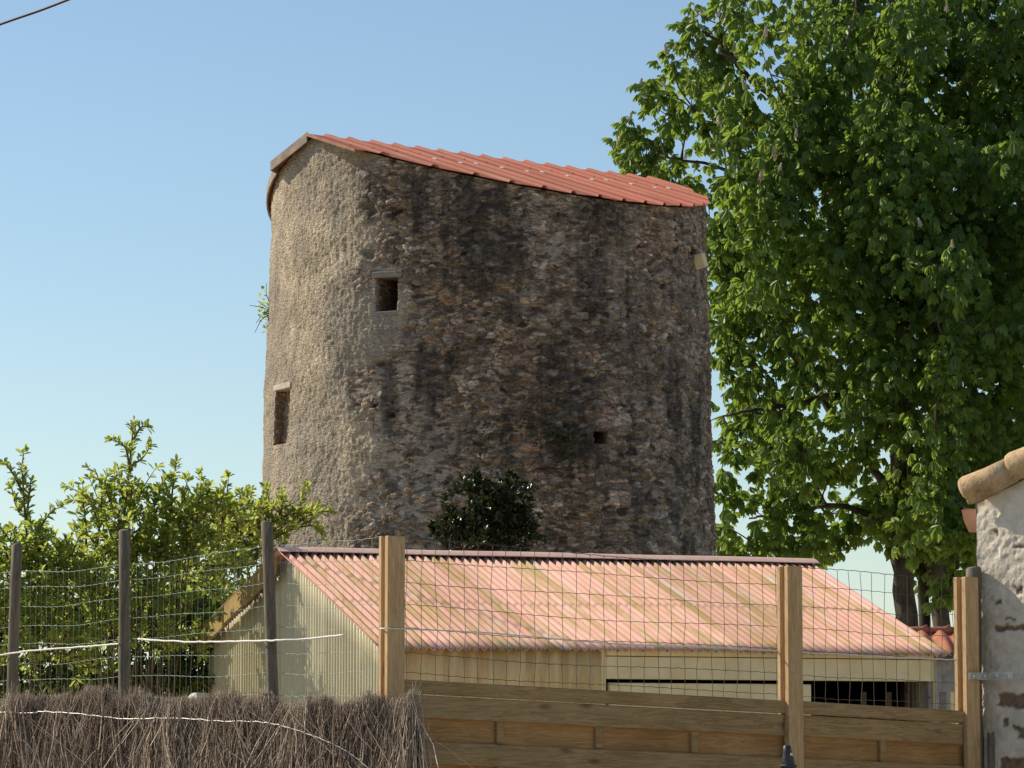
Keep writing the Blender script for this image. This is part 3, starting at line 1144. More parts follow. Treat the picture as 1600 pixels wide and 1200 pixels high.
SY = 33.3
shrub('broadleaf_shrub', 'olive-green shrub with tall leafy shoots behind the two left round posts', 'shrub', (at(215, 1180, SY).x, SY, 0),
      [lobe(215, 860, SY, 130, 110), lobe(140, 930, SY - .3, 95, 80), lobe(300, 830, SY + .3, 100, 65), lobe(200, 990, SY, 140, 90), lobe(180, 790, SY, 70, 55), lobe(335, 800, SY, 45, 45), lobe(255, 900, SY + .3, 60, 60)],
      [[A3(185, 900, SY), A3(197, 780, SY), A3(206, 690, SY), A3(209, 655, SY)],
       [A3(203, 740, SY), A3(196, 700, SY - .05), A3(172, 686, SY - .1)],
       [A3(207, 690, SY), A3(220, 668, SY), A3(233, 668, SY)],
       [A3(200, 730, SY), A3(222, 716, SY), A3(236, 695, SY)],
       [A3(262, 860, SY), A3(270, 760, SY), A3(276, 722, SY)],
       [A3(235, 800, SY), A3(250, 765, SY), A3(262, 742, SY)],
       [A3(290, 860, SY), A3(300, 790, SY), A3(330, 768, SY)],
       [A3(150, 880, SY), A3(158, 790, SY), A3(160, 752, SY)],
       [A3(135, 860, SY), A3(132, 800, SY), A3(128, 780, SY)],
       [A3(230, 870, SY), A3(300, 800, SY), A3(355, 778, SY)]],
      M['shrub_leaf'], 370, .088, 21, 'broadleaf shrubs left of the shed')
shrub('broadleaf_shrub', 'olive-green shrub cut by the left picture edge with one forked tall shoot', 'shrub', (at(25, 1180, SY - .6).x, SY - .6, 0),
      [lobe(20, 900, SY - .6, 80, 75), lobe(75, 890, SY - .5, 65, 60), lobe(35, 1010, SY - .6, 120, 90), lobe(-70, 920, SY - .6, 80, 100)],
      [[A3(45, 880, SY - .6), A3(38, 790, SY - .6), A3(35, 730, SY - .6), A3(38, 702, SY - .6)],
       [A3(36, 770, SY - .6), A3(20, 740, SY - .6), A3(6, 722, SY - .6)],
       [A3(40, 820, SY - .6), A3(46, 770, SY - .6), A3(48, 750, SY - .6)],
       [A3(50, 850, SY - .6), A3(75, 805, SY - .6), A3(95, 792, SY - .6)],
       [A3(28, 860, SY - .6), A3(10, 838, SY - .6), A3(-8, 815, SY - .6)],
       [A3(30, 800, SY - .6), A3(22, 780, SY - .6), A3(18, 760, SY - .6)]],
      M['shrub_leaf'], 280, .088, 22, 'broadleaf shrubs left of the shed')
shrub('broadleaf_shrub', 'olive-green shrub whose side branch reaches across the base of the tower', 'shrub', (at(372, 1180, SY + 3.2).x, SY + 3.2, 0),
      [lobe(380, 840, SY + 3.2, 70, 50, 60), lobe(440, 815, SY + 3.2, 45, 32, 40), lobe(350, 900, SY + 3.2, 80, 60, 60), lobe(330, 980, SY + 3.4, 40, 100, 40)],
      [[A3(380, 860, SY + 3.2), A3(440, 808, SY + 3.2), A3(500, 800, SY + 3.2), A3(520, 799, SY + 3.2)],
       [A3(400, 860, SY + 3.2), A3(450, 830, SY + 3.2), A3(490, 822, SY + 3.2), A3(505, 842, SY + 3.2)],
       [A3(330, 860, SY + 3.2), A3(345, 800, SY + 3.2), A3(378, 768, SY + 3.2), A3(395, 765, SY + 3.2)],
       [A3(350, 840, SY + 3.2), A3(375, 795, SY + 3.2), A3(380, 780, SY + 3.2)],
       [A3(390, 850, SY + 3.2), A3(410, 790, SY + 3.2), A3(418, 768, SY + 3.2)]],
      M['shrub_leaf'], 210, .085, 23, 'broadleaf shrubs left of the shed')
# clipped dark hedge behind them
HY = 34.2
shrub('dark_hedge', 'dense dark green hedge low behind the olive shrubs', 'hedge', (at(180, 1180, HY).x, HY, 0),
      [lobe(x, y, HY + 1.0, 75, 70, 60) for x in (-60, 40, 140, 240, 300) for y in (980, 1080)], [], M['hedge_leaf'], 800, .095, 24, spread=.45, stemp=.004)

# glossy evergreen in front of the tower
EY = 40.0
shrub('evergreen_shrub', 'dark glossy evergreen bush in front of the stone tower, above the pink roof', 'shrub', (at(765, 1180, EY).x, EY, 0),
      [lobe(770, 810, EY, 50, 48), lobe(745, 765, EY, 22, 28), lobe(800, 770, EY, 26, 22), lobe(708, 830, EY, 30, 30), lobe(815, 830, EY, 20, 50), lobe(760, 850, EY, 70, 40), lobe(770, 960, EY, 60, 70)],
      [[A3(720, 850, EY), A3(700, 800, EY), A3(691, 770, EY)], [A3(700, 860, EY), A3(680, 830, EY), A3(674, 815, EY)], [A3(745, 800, EY), A3(742, 755, EY), A3(740, 736, EY)]],
      M['ever_leaf'], 560, .078, 25, spread=.22, lps=34, wid=.42)


def wall_plant(name, label, pts, m, leaf, seed, stems=True, n=40, rr_=.14):
    rng = np.random.default_rng(seed)
    P_, D_, S_ = [], [], []
    a0, z0 = wall_pt(*pts[0])
    root = empty(name, ang_pos(a0, z0), label, 'plant')
    sb = MB()
    for (x, y) in pts:
        a, z = wall_pt(x, y)
        for k in range(n):
            aa, zz_ = a + rng.normal(0, rr_ / 2.8), z + rng.normal(0, rr_ * .7)
            P_.append(list(ang_pos(aa, zz_, abs(rng.normal(.03, .05)))))
            D_.append([math.sin(aa) + rng.normal(0, .6), -math.cos(aa) + rng.normal(0, .6), rng.normal(0, .6)])
            S_.append(leaf * rng.uniform(.6, 1.2))
        for k in range(5):
            aa, zz_ = a + rng.normal(0, rr_ / 2.8), z + rng.normal(0, rr_)
            sb.tube([ang_pos(a, z), ang_pos((a + aa) / 2, (z + zz_) / 2, .05), ang_pos(aa, zz_, .06)], [.006, .004, .002], 4)
    sb.build('stem', M['twigbark'], root)
    bake('foliage', leaf_tpl(.6), np.array(P_), frames(np.array(D_)), np.array(S_), rng.random(len(P_)), m, root)


wall_plant('wall_plant', 'dark ivy clump growing from the shaded tower wall left of the small square hole', [(880, 690), (893, 698), (868, 682)], M['ivy_leaf'], .075, 31, n=44)
wall_plant('wall_plant', 'sparse trailing ivy tuft on the shaded tower wall straight above the evergreen bush', [(828, 648), (826, 662)], M['ivy_leaf'], .07, 32, n=22)
wall_plant('wall_plant', 'low ivy patch on the tower wall above the left top of the evergreen bush', [(750, 686), (764, 676)], M['ivy_leaf'], .07, 34, n=22)
# tuft at the left edge of the tower
tp = at(417, 486, TY - .3)
tuft = empty('wall_plant', tp, 'small leafy tuft sprouting from the sunlit left edge of the tower', 'plant')
rng = np.random.default_rng(33)
tbm = MB()
for (x, y) in ((390, 477), (400, 505), (398, 520), (416, 442), (403, 470), (408, 495)):
    e = at(x, y, TY - .3)
    tbm.tube([tp + Vector((.08, 0, 0)), tp.lerp(e, .5) + Vector((0, 0, .02)), e], [.006, .005, .003], 4)
tbm.build('stem', M['twigbark'], tuft)
n = 60
P_ = np.array(tp) + np.stack([-np.abs(rng.normal(.0, .075, n)) + .02, rng.normal(0, .07, n), rng.normal(.0, .11, n)], -1)
bake('foliage', leaf_tpl(.7), P_, frames(unit(n, rng)), rng.uniform(.05, .075, n), rng.random(n), M['shrub_leaf'], tuft)

# ------------------------------------------------------------------ corrugated shed
SA = rad(21)
SC = at(590, 1012, 30.0)
su = Vector((math.cos(SA), math.sin(SA), 0))
sg_ = Vector((-math.sin(SA), math.cos(SA), 0))
SL, SW = 5.39, 5.66
eave_z = SC.z
ridge_z = at(432, 862, SC.y + SW / 2 * sg_.y).z
rear_z = eave_z + .26
shed = empty('corrugated_shed', (SC.x, SC.y, 0), 'low cream shed of corrugated sheet with a faded pink corrugated roof', 'shed')


def corr(name, m, origin, ud, vd, nd, length, hfun, pitch_, amp, parent, v0=0.0, rows=10, spp=8, thick=.006, jit=.0, wav=.0):
    n = int(length / pitch_ * spp)
    Vv, Ff, UV = [], [], []
    for i in range(n + 1):
        u = length * i / n
        off = amp * math.cos(2 * math.pi * u / pitch_)
        h0, h1 = hfun(u)
        sid_ = int(u / (pitch_ * 11))
        rr0 = random.Random(sid_ * 13 + 5)
        lap = jit * (rr0.random() - .5)
        for j in range(rows + 1):
            v = h0 + (h1 + lap - h0) * j / rows
            p = Vector(origin) + ud * u + vd * v + nd * (off + wav * math.sin(u * 1.7 + v * 1.1) + .004 * (sid_ % 2))
            Vv.append(tuple(p))
            UV.append((u / pitch_, v * 6))
    for i in range(n):
        for j in range(rows):
            a = i * (rows + 1) + j
            Ff.append((a, a + rows + 1, a + rows + 2, a + 1))
    me = uv_mesh(name, Vv, Ff, UV)
    me.polygons.foreach_set('use_smooth', [True] * len(Ff))
    o = link(name, me, m, parent)
    sm = o.modifiers.new('thickness', 'SOLIDIFY')
    sm.thickness = thick
    sm.offset = 0
    return o


half = SW / 2
slope_len = math.hypot(half, ridge_z - eave_z)
down = (Vector((0, 0, eave_z - ridge_z)) - sg_ * half).normalized()
nrm = su.cross(-down).normalized()
if nrm.z < 0:
    nrm = -nrm
ridge0 = SC + sg_ * half
ridge0.z = ridge_z
rows_ = 10
rf = corr('roof', M['roof_pink'], ridge0, su, down, nrm, SL, lambda u: (0.0, slope_len), .0765, .0155, shed, rows=rows_, jit=.02, wav=.006, spp=8)
down2 = (Vector((0, 0, rear_z - ridge_z)) + sg_ * half).normalized()
nrm2 = -su.cross(-down2).normalized()
if nrm2.z < 0:
    nrm2 = -nrm2
corr('roof', M['roof_pink'], ridge0, su, down2, nrm2, SL, lambda u: (0.0, math.hypot(half, ridge_z - rear_z)), .0765, .0125, shed, rows=6)
# ridge cap: shallow folded sheet with a rounded top
rc = MB()
prof = [(-.13, -.012), (-.075, .006), (-.03, .017), (0, .020), (.03, .017), (.075, .006), (.13, -.012)]
nseg = 24
for i in range(nseg):
    for k in range(len(prof) - 1):
        pts = []
        for (uu, kk) in ((i, k), (i + 1, k), (i + 1, k + 1), (i, k + 1)):
            u = -.02 + (SL + .04) * uu / nseg
            a, b = prof[kk]
            hgt = b - abs(a) * .12 + .028 + .002 * math.sin(u * 3.1)
            pts.append(ridge0 + su * u + sg_ * a + Vector((0, 0, hgt)))
        rc.quad(*pts)
rco = rc.build('ridge_cap', M['ridge'], rf, False)
bm_ = bmesh.new()
bm_.from_mesh(rco.data)
bmesh.ops.remove_doubles(bm_, verts=bm_.verts, dist=1e-4)
bm_.to_mesh(rco.data)
bm_.free()
rco.modifiers.new('thickness', 'SOLIDIFY').thickness = .008
# gable wall (left)
inset = .12


def gable_h(u):
    k = u - 0.0
    z = eave_z + (ridge_z - eave_z) * (k / half) if k < half else ridge_z + (rear_z - ridge_z) * ((k - half) / half)
    return (0.0, max(.2, z - .04))


go = SC + su * inset + sg_ * .1
go.z = 0
corr('wall', M['gable_sheet'], go, sg_, Vector((0, 0, 1)), -su, SW - .2, lambda u: gable_h(u + .1), .0765, .0145, shed, rows=12)
ge = SC + su * (SL - inset) + sg_ * .1
ge.z = 0
corr('wall', M['gable_sheet'], ge, sg_, Vector((0, 0, 1)), su, SW - .2, lambda u: gable_h(u + .1), .0765, .0145, shed, rows=12)
# front wall pieces
fo_ = SC + sg_ * .12
fo_.z = 0


def su_of(px):
    """distance along the front wall for a photo column"""
    k = (px - 800) / F
    return (k * fo_.y - fo_.x) / (su.x - k * su.y)


uA, uB, uC, uD, uE = .12, su_of(943), su_of(1266), su_of(1446), SL - .12


def zf(py, u):
    return at(0, py, (fo_ + su * u).y).z


z_fas = eave_z + .022
corr('wall', M['wall_cream'], fo_ + su * uA, su, Vector((0, 0, 1)), -sg_, uB - uA, lambda u: (0, z_fas), .152, .021, shed, rows=8)
corr('wall', M['wall_cream'], fo_ + su * (uD + .05), su, Vector((0, 0, 1)), -sg_, uE - uD - .05, lambda u: (0, z_fas), .152, .021, shed, rows=8)
z_head = zf(1063, (uB + uD) / 2)
RS = Matrix.Rotation(SA, 3, 'Z')


def sbox(name, m, u0, u1, z0, z1, d0, d1, parent, bev=.006, label=None, mb=None):
    b = mb or MB()
    c = fo_ + su * (u0 + u1) / 2 - sg_ * (d0 + d1) / 2
    c.z = (z0 + z1) / 2
    b.box(c, (u1 - u0, abs(d1 - d0), z1 - z0), RS, bev)
    if mb is None:
        o = b.build(name, m, parent)
        tag(o, label)
        return o


sbox('header_board', M['cream'], uB + .012, uD + .048, z_head, z_fas - .07, -.03, .03, shed)
sbox('header_board', M['cream'], uB + .012, uD + .048, z_fas - .064, z_fas + .004, -.03, .04, shed)
sbox('post', M['cream'], uB - .03, uB + .01, 0, z_fas, -.05, .028, shed)
sbox('post', M['old_wood'], uD, uD + .046, 0, z_head - .004, -.05, .028, shed)
door = sbox('door', M['cream'], uB + .045, uC, .03, z_head - .032, -.04, .0, shed)
sbox('door_stile', M['cream'], uB + .05, uB + .14, .04, z_head - .04, .002, .012, door)
sbox('door_stile', M['cream'], uC - .1, uC - .006, .04, z_head - .04, .002, .012, door)
# inside walls coloured near-black, painted shade behind the shed opening
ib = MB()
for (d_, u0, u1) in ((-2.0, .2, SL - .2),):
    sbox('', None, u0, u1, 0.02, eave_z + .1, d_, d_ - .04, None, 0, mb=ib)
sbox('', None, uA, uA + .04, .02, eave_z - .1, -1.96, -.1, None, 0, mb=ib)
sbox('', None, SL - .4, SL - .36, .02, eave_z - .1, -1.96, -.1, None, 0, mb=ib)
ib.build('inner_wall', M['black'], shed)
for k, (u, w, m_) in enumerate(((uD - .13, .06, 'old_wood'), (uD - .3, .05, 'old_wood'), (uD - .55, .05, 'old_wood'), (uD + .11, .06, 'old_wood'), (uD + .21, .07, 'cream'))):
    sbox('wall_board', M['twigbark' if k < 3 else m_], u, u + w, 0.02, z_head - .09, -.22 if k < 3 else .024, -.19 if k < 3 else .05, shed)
# barge boards on the rear slope of the gable, with purlin ends
tz = (rear_z - ridge_z) / half


def gpt(d, dz, out):
    p = SC + sg_ * d - su * out
    p.z = (eave_z + (ridge_z - eave_z) * d / half if d <= half else ridge_z + tz * (d - half)) + dz
    return p


for (d0, d1, dz) in ((half + .02, half + 1.6, -.03), (half + 1.66, SW - .02, -.05)):
    b = MB()
    for (o0, o1, h0, h1) in ((.03, .0, -.0, -.17),):
        q = [gpt(d0, dz + h0, o0), gpt(d1, dz + h0, o0), gpt(d1, dz + h1, o0), gpt(d0, dz + h1, o0)]
        r_ = [p + su * .03 for p in q]
        b.quad(*q)
        b.quad(*r_[::-1])
        for k in range(4):
            b.quad(q[k], r_[k], r_[(k + 1) % 4], q[(k + 1) % 4])
    b.build('barge_board', M['barge'], shed)
for (d, w) in ((half + 1.75, .16), (half + 2.7, .10)):
    b = MB()
    b.box(gpt(d, -.088, .03), (.06, w, .075), RS, .006)
    b.build('purlin_end', M['bark'], shed)

# small tiled lean-to behind the shed on the right
LY = 37.0
lean = empty('tiled_outbuilding', (at(1500, 1180, LY).x, LY, 0), 'low outbuilding with red clay tiles glimpsed past the right end of the shed', 'outbuilding')
lw = MB()
x0, x1 = at(1395, 1000, LY).x, at(1640, 1000, LY).x
zt_ = at(1480, 1030, LY).z
lw.box(((x0 + x1) / 2, LY + .9, zt_ / 2), (x1 - x0 - .1, 1.6, zt_), None, .02)
lw.build('wall', M['pale_stone'], lean)
ze, zr_ = at(1480, 1022, LY).z, at(1480, 988, LY + 1).z
dn_ = Vector((0, -1, ze - zr_)).normalized()
corr('roof', M['tile_red'], (x0 - .1, LY + .98, zr_), Vector((1, 0, 0)), dn_, dn_.cross(Vector((-1, 0, 0))), x1 - x0 + .2, lambda u: (0, 1.08), .20, .026, lean, rows=3, spp=12, jit=.06)
for k in range(8):
    b = MB()
    P = [Vector((x0 + k * .24 + i * .06, LY + 1.0, zr_ + .02 + (.02 if i == 4 else 0))) for i in range(5)]
    b.tube(P, [.04, .041, .042, .043, .048], 10)
    b.build('ridge_tile', M['tile_red'], lean, True)

# ------------------------------------------------------------------ stone house on the right
HA = rad(41)
hw = Vector((math.cos(HA), -math.sin(HA), 0))
hn = Vector((-math.sin(HA), -math.cos(HA), 0))
HP = at(1530, 1187, 18.5)
house = empty('stone_house', (HP.x, HP.y, 0), 'corner of a lime-rendered stone house with buff clay verge tiles at the right edge', 'house')


def hu_of(px):
    k = (px - 800) / F
    return (k * HP.y - HP.x) / (hw.x - k * hw.y)


v_e = at(1500, 790, HP.y).z
p_hi = HP + hw * hu_of(1600)
z_hi_ = at(1600, 741, p_hi.y).z
tslope = (z_hi_ - v_e) / (hu_of(1600) - hu_of(1500))
HWID = 5.0


def h_top(u):
    u2 = np.minimum(u, HWID - u)
    return v_e + tslope * (u2 - hu_of(1500)) - .03


uu = np.concatenate([np.linspace(0, .62, 105), np.linspace(.62, HWID, 40)[1:]])
vv = np.concatenate([np.linspace(0, 1.35, 20)[:-1], np.arange(1.35, 3.5, .0065), np.linspace(3.5, 5.2, 20)])
UU, VV = np.meshgrid(uu, vv, indexing='ij')
hx, hy_ = HP.x + hw.x * UU, HP.y + hw.y * UU
HU = 800 + F * hx / hy_
HV = 1187 - (VV - 1.6) / hy_ * F
nn = fbm(UU * 22, VV * 22, 301, 4)
st = np.zeros_like(UU)
for (xa, xb, ya, yb) in ((1545, 1640, 975, 988), (1550, 1650, 1082, 1108), (1553, 1660, 1182, 1230), (1580, 1600, 916, 930), (1545, 1564, 936, 947), (1565, 1588, 966, 973), (1556, 1572, 1120, 1132), (1578, 1640, 1135, 1155), (1560, 1575, 1128, 1140), (1592, 1625, 1140, 1152), (1578, 1610, 850, 858), (1555, 1566, 830, 842)):
    wx, wy = HU + (nn - .5) * 18, HV + (nn - .5) * 14
    st = np.maximum(st, sstep(0, 5, wx - xa) * sstep(0, 5, xb - wx) * sstep(0, 4, wy - ya) * sstep(0, 4, yb - wy))
hd = (fbm(UU * 9, VV * 9, 311, 4) - .5) * .010 + (nn - .5) * .006 + (fbm(UU * 40, VV * 40, 341, 3) - .5) * .010 - st * .008
prof_ = (fbm(VV * 3.0, VV * 0 + 2.5, 321, 4) - .5) * .03 + np.clip((HV - 830) / 320, 0, 1.2) * .012 * 2.2
Ush = UU + prof_ * np.exp(-UU / .2)
Vc = np.minimum(VV, h_top(UU))
HVt = np.stack([HP.x + hw.x * Ush + hn.x * hd, HP.y + hw.y * Ush + hn.y * hd, Vc], -1).reshape(-1, 3)
hid = np.arange(UU.size).reshape(UU.shape)
kp = ~((VV[:-1, :-1] >= h_top(UU[:-1, :-1])) & (VV[1:, :-1] >= h_top(UU[1:, :-1])))
hq = np.stack([hid[:-1, :-1], hid[1:, :-1], hid[1:, 1:], hid[:-1, 1:]], -1)[kp]
hme = np_mesh('wall', HVt, hq, {'stone': st.ravel()}, True)
link('wall', hme, M['plaster'], house)
# the other three walls
ob = MB()
hb_ = -hn
for (a, b_) in ((HP + hb_ * 7, HP), (HP + hw * HWID, HP + hw * HWID + hb_ * 7), (HP + hw * HWID + hb_ * 7, HP + hb_ * 7)):
    zt1 = float(h_top(np.array(.05)))
    ob.quad((a.x, a.y, 0), (b_.x, b_.y, 0), (b_.x, b_.y, zt1), (a.x, a.y, zt1))
obo = ob.build('wall', M['plaster'], house)
# roof slopes behind the verge tiles
rdir = (hw + Vector((0, 0, tslope))).normalized()
rn = rdir.cross(hb_).normalized()
if rn.z < 0:
    rn = -rn
e0 = HP + hw * (hu_of(1519))
e0.z = v_e + .005 + tslope * (hu_of(1519) - hu_of(1500))
rsink = .06
rl = (HWID / 2 - hu_of(1500)) / rdir.dot(hw)
corr('roof', M['tile'], e0 + hb_ * .1 - rn * rsink, hb_, rdir, rn, 6.9, lambda u: (0, rl), .21, .035, house, rows=8, spp=10)
rdir2 = (-hw + Vector((0, 0, tslope))).normalized()
rn2 = rdir2.cross(hb_).normalized()
if rn2.z < 0:
    rn2 = -rn2
e1 = HP + hw * (HWID - hu_of(1500))
e1.z = v_e + .02
corr('roof', M['tile'], e1 + hb_ * .1 - rn2 * rsink, hb_, rdir2, rn2, 6.9, lambda u: (0, rl), .21, .035, house, rows=8, spp=10)
# verge tiles: overlapping barrels along the gable edge
step = (hu_of(1573) - hu_of(1500)) / rdir.dot(hw)
ov = hn * .035
for k in range(8):
    b = MB()
    P0 = e0 + rdir * (step * k - .0) + ov + rn * .045
    n_ = 12
    secs = []
    for (t, r) in ((0.0, .058), (.02, .064), (step * .5, .061), (step + .02, .056)):
        c = P0 + rdir * t + rn * (.010 if t < step * .4 else 0.0)
        ring = []
        for q in range(n_ + 1):
            th = rad(-75 + 205 * q / n_)
            ring.append(c + (hn * math.cos(th) * .86 + rn * math.sin(th)) * r)
        # drop the outer lip straight down as a skirt
        ring.insert(0, ring[0] - rn * .03)
        secs.append(ring)
    for i in range(len(secs) - 1):
        for q in range(len(secs[0]) - 1):
            b.quad(secs[i][q], secs[i + 1][q], secs[i + 1][q + 1], secs[i][q + 1])
    o = b.build('verge_tile', M['tile'], house, True)
    bm_ = bmesh.new()
    bm_.from_mesh(o.data)
    bmesh.ops.remove_doubles(bm_, verts=bm_.verts, dist=1e-5)
    bm_.to_mesh(o.data)
    bm_.free()
    sm = o.modifiers.new('thickness', 'SOLIDIFY')
    sm.thickness = .012
# gutter under the eave, its end facing us
gb = MB()
gp = HP + hb_ * .02
gz = at(1500, 795, HP.y).z
prof = [(.005, 0), (.005, -.115), (-.055, -.118), (-.085, -.06), (-.10, .0), (-.115, .004), (-.115, .012), (-.092, .012), (-.078, -.055), (-.05, -.105), (-.004, -.105), (-.004, 0)]
L0, L1 = [], []
for (a, z) in prof:
    p = gp + hw * a
    L0.append(Vector((p.x, p.y, gz + z)))
    q = p + hb_ * 6.8
    L1.append(Vector((q.x, q.y, gz + z)))
for k in range(len(prof)):
    k2 = (k + 1) % len(prof)
    gb.quad(L0[k], L1[k], L1[k2], L0[k2])
gut = gb.build('gutter', M['copper'], house)
ec = MB()
capp = [Vector((L0[i].x, L0[i].y, L0[i].z)) + hn * .004 for i in range(5)]
ec.v = [tuple(p) for p in capp] + [tuple(p + hb_ * .008) for p in capp]
ec.f = [(4, 3, 2, 1, 0), (5, 6, 7, 8, 9)] + [(i, (i + 1) % 5, (i + 1) % 5 + 5, i + 5) for i in range(5)]
ec.mi = [0] * 7
ec.build('end_cap', M['copper'], gut)

# ------------------------------------------------------------------ fence posts
POSTS = [(612.5, 838, 16.5), (1233.5, 885, 17.6), (1509, 902, 18.3)]
fdir = []
PP = [at(px, py, Y) for px, py, Y in POSTS]
d01 = (PP[1] - PP[0])
d12 = (PP[2] - PP[1])
ang01, ang12 = math.atan2(d01.y, d01.x), math.atan2(d12.y, d12.x)
plabels = ['square grooved post at the left end of the timber panels behind the heather',
           'middle square sawn post between the long and the short timber panel',
           'square sawn post with a steel strap beside the stone house']
for k, (p, an) in enumerate(zip(PP, (ang01, (ang01 * .5 + ang12 * .5), ang12))):
    root = empty('grooved_post', (p.x, p.y, 0), plabels[k], 'post', 'square grooved fence posts', an)
    h = p.z
    w, d = .090, .094
    for nm, y0, y1, xw in (('flange', -d / 2, -d / 2 + .034, w), ('flange', d / 2 - .030, d / 2, w), ('web', -d / 2 + .034, d / 2 - .030, w - .046)):
        b = MB()
        b.box((0, (y0 + y1) / 2, h / 2), (xw, (y1 - y0) if nm == 'flange' else (y1 - y0) + .002, h if nm == 'flange' else h - .004), None, .004 if nm == 'flange' else 0)
        o = b.build(nm, M['timber'], root, world=False)

# panels of interleaved boards
z_tops = []


def panel(name, label, pa, pb, ytop_a, ytop_b, px_a, px_b, nb_):
    """horizontal boards between two posts; battens stand in front of the recessed boards"""
    A0, B0 = Vector((pa.x, pa.y, 0)), Vector((pb.x, pb.y, 0))
    dirv = (B0 - A0).normalized()
    an = math.atan2(dirv.y, dirv.x)
    A0 = A0 + dirv * .028
    B0 = B0 - dirv * .028
    L = (B0 - A0).length
    za, zb = at(px_a, ytop_a, A0.y).z, at(px_b, ytop_b, B0.y).z
    root = empty(name, (A0.x, A0.y, 0), label, 'fence panel', 'timber fence panels', an)
    tl = math.atan2(zb - za, L)
    sh = (zb - za) / L

    def board(nm, m, x0, x1, ztop, h, y0, y1, bev=.004, vert=False):
        b = MB()
        b.box((0, 0, 0), (x1 - x0, y1 - y0, h), None, bev)
        me_ = b.mesh(nm)
        for v in me_.vertices:      # boards follow the fall of the ground, their ends stay plumb
            v.co.z += (v.co.x) * sh
        o = link(nm, me_, m, root, world=False)
        xc = (x0 + x1) / 2
        o.location = (xc, (y0 + y1) / 2, ztop - h / 2 + xc * sh)
        return o
    kpx = F / ((A0.y + B0.y) / 2)
    z = za
    board('top_rail', M['pine'], 0, L, z, .062, -.022, .022)
    z -= .068
    hs = .104
    kk = 0
    zbot = .12
    while z - hs > zbot:
        front_ = (kk % 2 == 0)
        if front_:
            board('board', M['pine'], .0, L, z, hs, -.020, -.002)
        else:
            board('board', M['pine_warm'], .0, L, z + .012, hs + .024, .004, .018)
        z -= hs + .001
        kk += 1
    # battens seen over the recessed boards
    for i in range(1, nb_):
        x = L * i / nb_
        zz0 = za - .068 - hs + x * sh
        for r_ in range(0, kk // 2):
            zt1 = zz0 - r_ * 2 * (hs + .001) + .002
            b = MB()
            b.box((0, 0, 0), (.038, .020, hs - .002), None, .003)
            o = b.build('batten', M['pine'], root, world=False)
            o.location = (x, -.008, zt1 - hs / 2)
    for x in (.012, L - .012):
        b = MB()
        b.box((0, 0, 0), (.03, .016, za - .12), None, .003)
        o = b.build('stile', M['pine'], root, world=False)
        o.location = (x, -.030, za / 2 + x * sh - .015)
    return root


panel('timber_fence', 'long fence panel of interleaved pine boards between the left and middle square posts', PP[0], PP[1], 1061, 1095, 632, 1205, 4)
panel('timber_fence', 'short fence panel of interleaved pine boards between the middle post and the house', PP[1], PP[2], 1095, 1111, 1250, 1490, 2)

# round posts
RP = [((26, 852), (18, 1085), 20.3, .031, 'leftmost slim round grey post in front of the shrub'), ((194, 830), (194, 1085), 19.0, .030, 'second slim round grey post from the left edge'),
      ((417, 817), (427, 1105), 17.3, .0285, 'slim round grey post leaning left before the shed gable'), ((1521, 889), (1523, 1190), 18.46, .040, 'round grey post between the last square post and the house wall')]
RPt = []
for (t, b_, Y, r, lab) in RP:
    b = MB()
    p1, p0 = at(*t, Y), at(*b_, Y)
    dirp = (p0 - p1) / (p1.z - p0.z)
    foot = p1 + dirp * p1.z
    P = [foot.lerp(p1, k / 12) + Vector((R.gauss(0, .0015), R.gauss(0, .0015), 0)) for k in range(13)]
    P.append(p1 + Vector((0, 0, .008)))
    b.tube(P, [r * 1.05] * 3 + [r * R.uniform(.97, 1.02) for _ in range(10)] + [r * .8], 14)
    o = b.build('round_post', M['round_post'], None, True)
    # origin at the foot
    for v in o.data.vertices:
        v.co -= foot
    o.location = foot
    tag(o, lab, 'post', 'round fence posts')
    RPt.append((p1, foot))

# ------------------------------------------------------------------ wire mesh


def wire_mesh(name, label, a, b, wa, wb, m, rw=.0014, rv=None, sp=.075, crimp=.0035, vb=None, hang=None, seed=0, parent=None):
    """net between plan points a and b; wa, wb are the heights of the line wires at each end"""
    rng = random.Random(seed)
    mb = MB()
    L = (Vector((b.x, b.y, 0)) - Vector((a.x, a.y, 0))).length
    n = int(L / sp)
    for k, (za, zb) in enumerate(zip(wa, wb)):
        P = []
        m_ = n * 2
        ph = rng.uniform(0, 6)
        for i in range(m_ + 1):
            t = i / m_
            p = Vector((a.x + (b.x - a.x) * t, a.y + (b.y - a.y) * t, za + (zb - za) * t))
            p.z += crimp * (.5 if i % 2 else -.5) + .008 * math.sin(t * 6.3 + ph) * math.sin(t * math.pi) - .012 * math.sin(t * math.pi)
            P.append(p)
        mb.tube(P, rw * (1.25 if k in (0, len(wa) - 1) else 1), 4, False)
    offs = [[rng.gauss(0, .004) for _ in wa] for _ in range(n + 1)]
    for i in range(n + 1):
        t = i / n
        P = []
        for k, (za, zb) in enumerate(zip(wa, wb)):
            tt = t + offs[i][k] / L
            P.append(Vector((a.x + (b.x - a.x) * tt, a.y + (b.y - a.y) * tt + .002, za + (zb - za) * t - .012 * math.sin(t * math.pi))))
        mb.tube(P, rv or rw, 4, False)
    return mb.build(name, m, parent)


def off(p, d=-.055):
    return Vector((p.x, p.y + d, p.z))


# right-hand net, above the timber panels
net = empty('wire_mesh_fence', (PP[0].x, PP[0].y + .06, 0), 'square wire netting stretched above the timber panels', 'wire fence')


def zs(px, ys, Y):
    return [at(px, y, Y).z for y in ys]


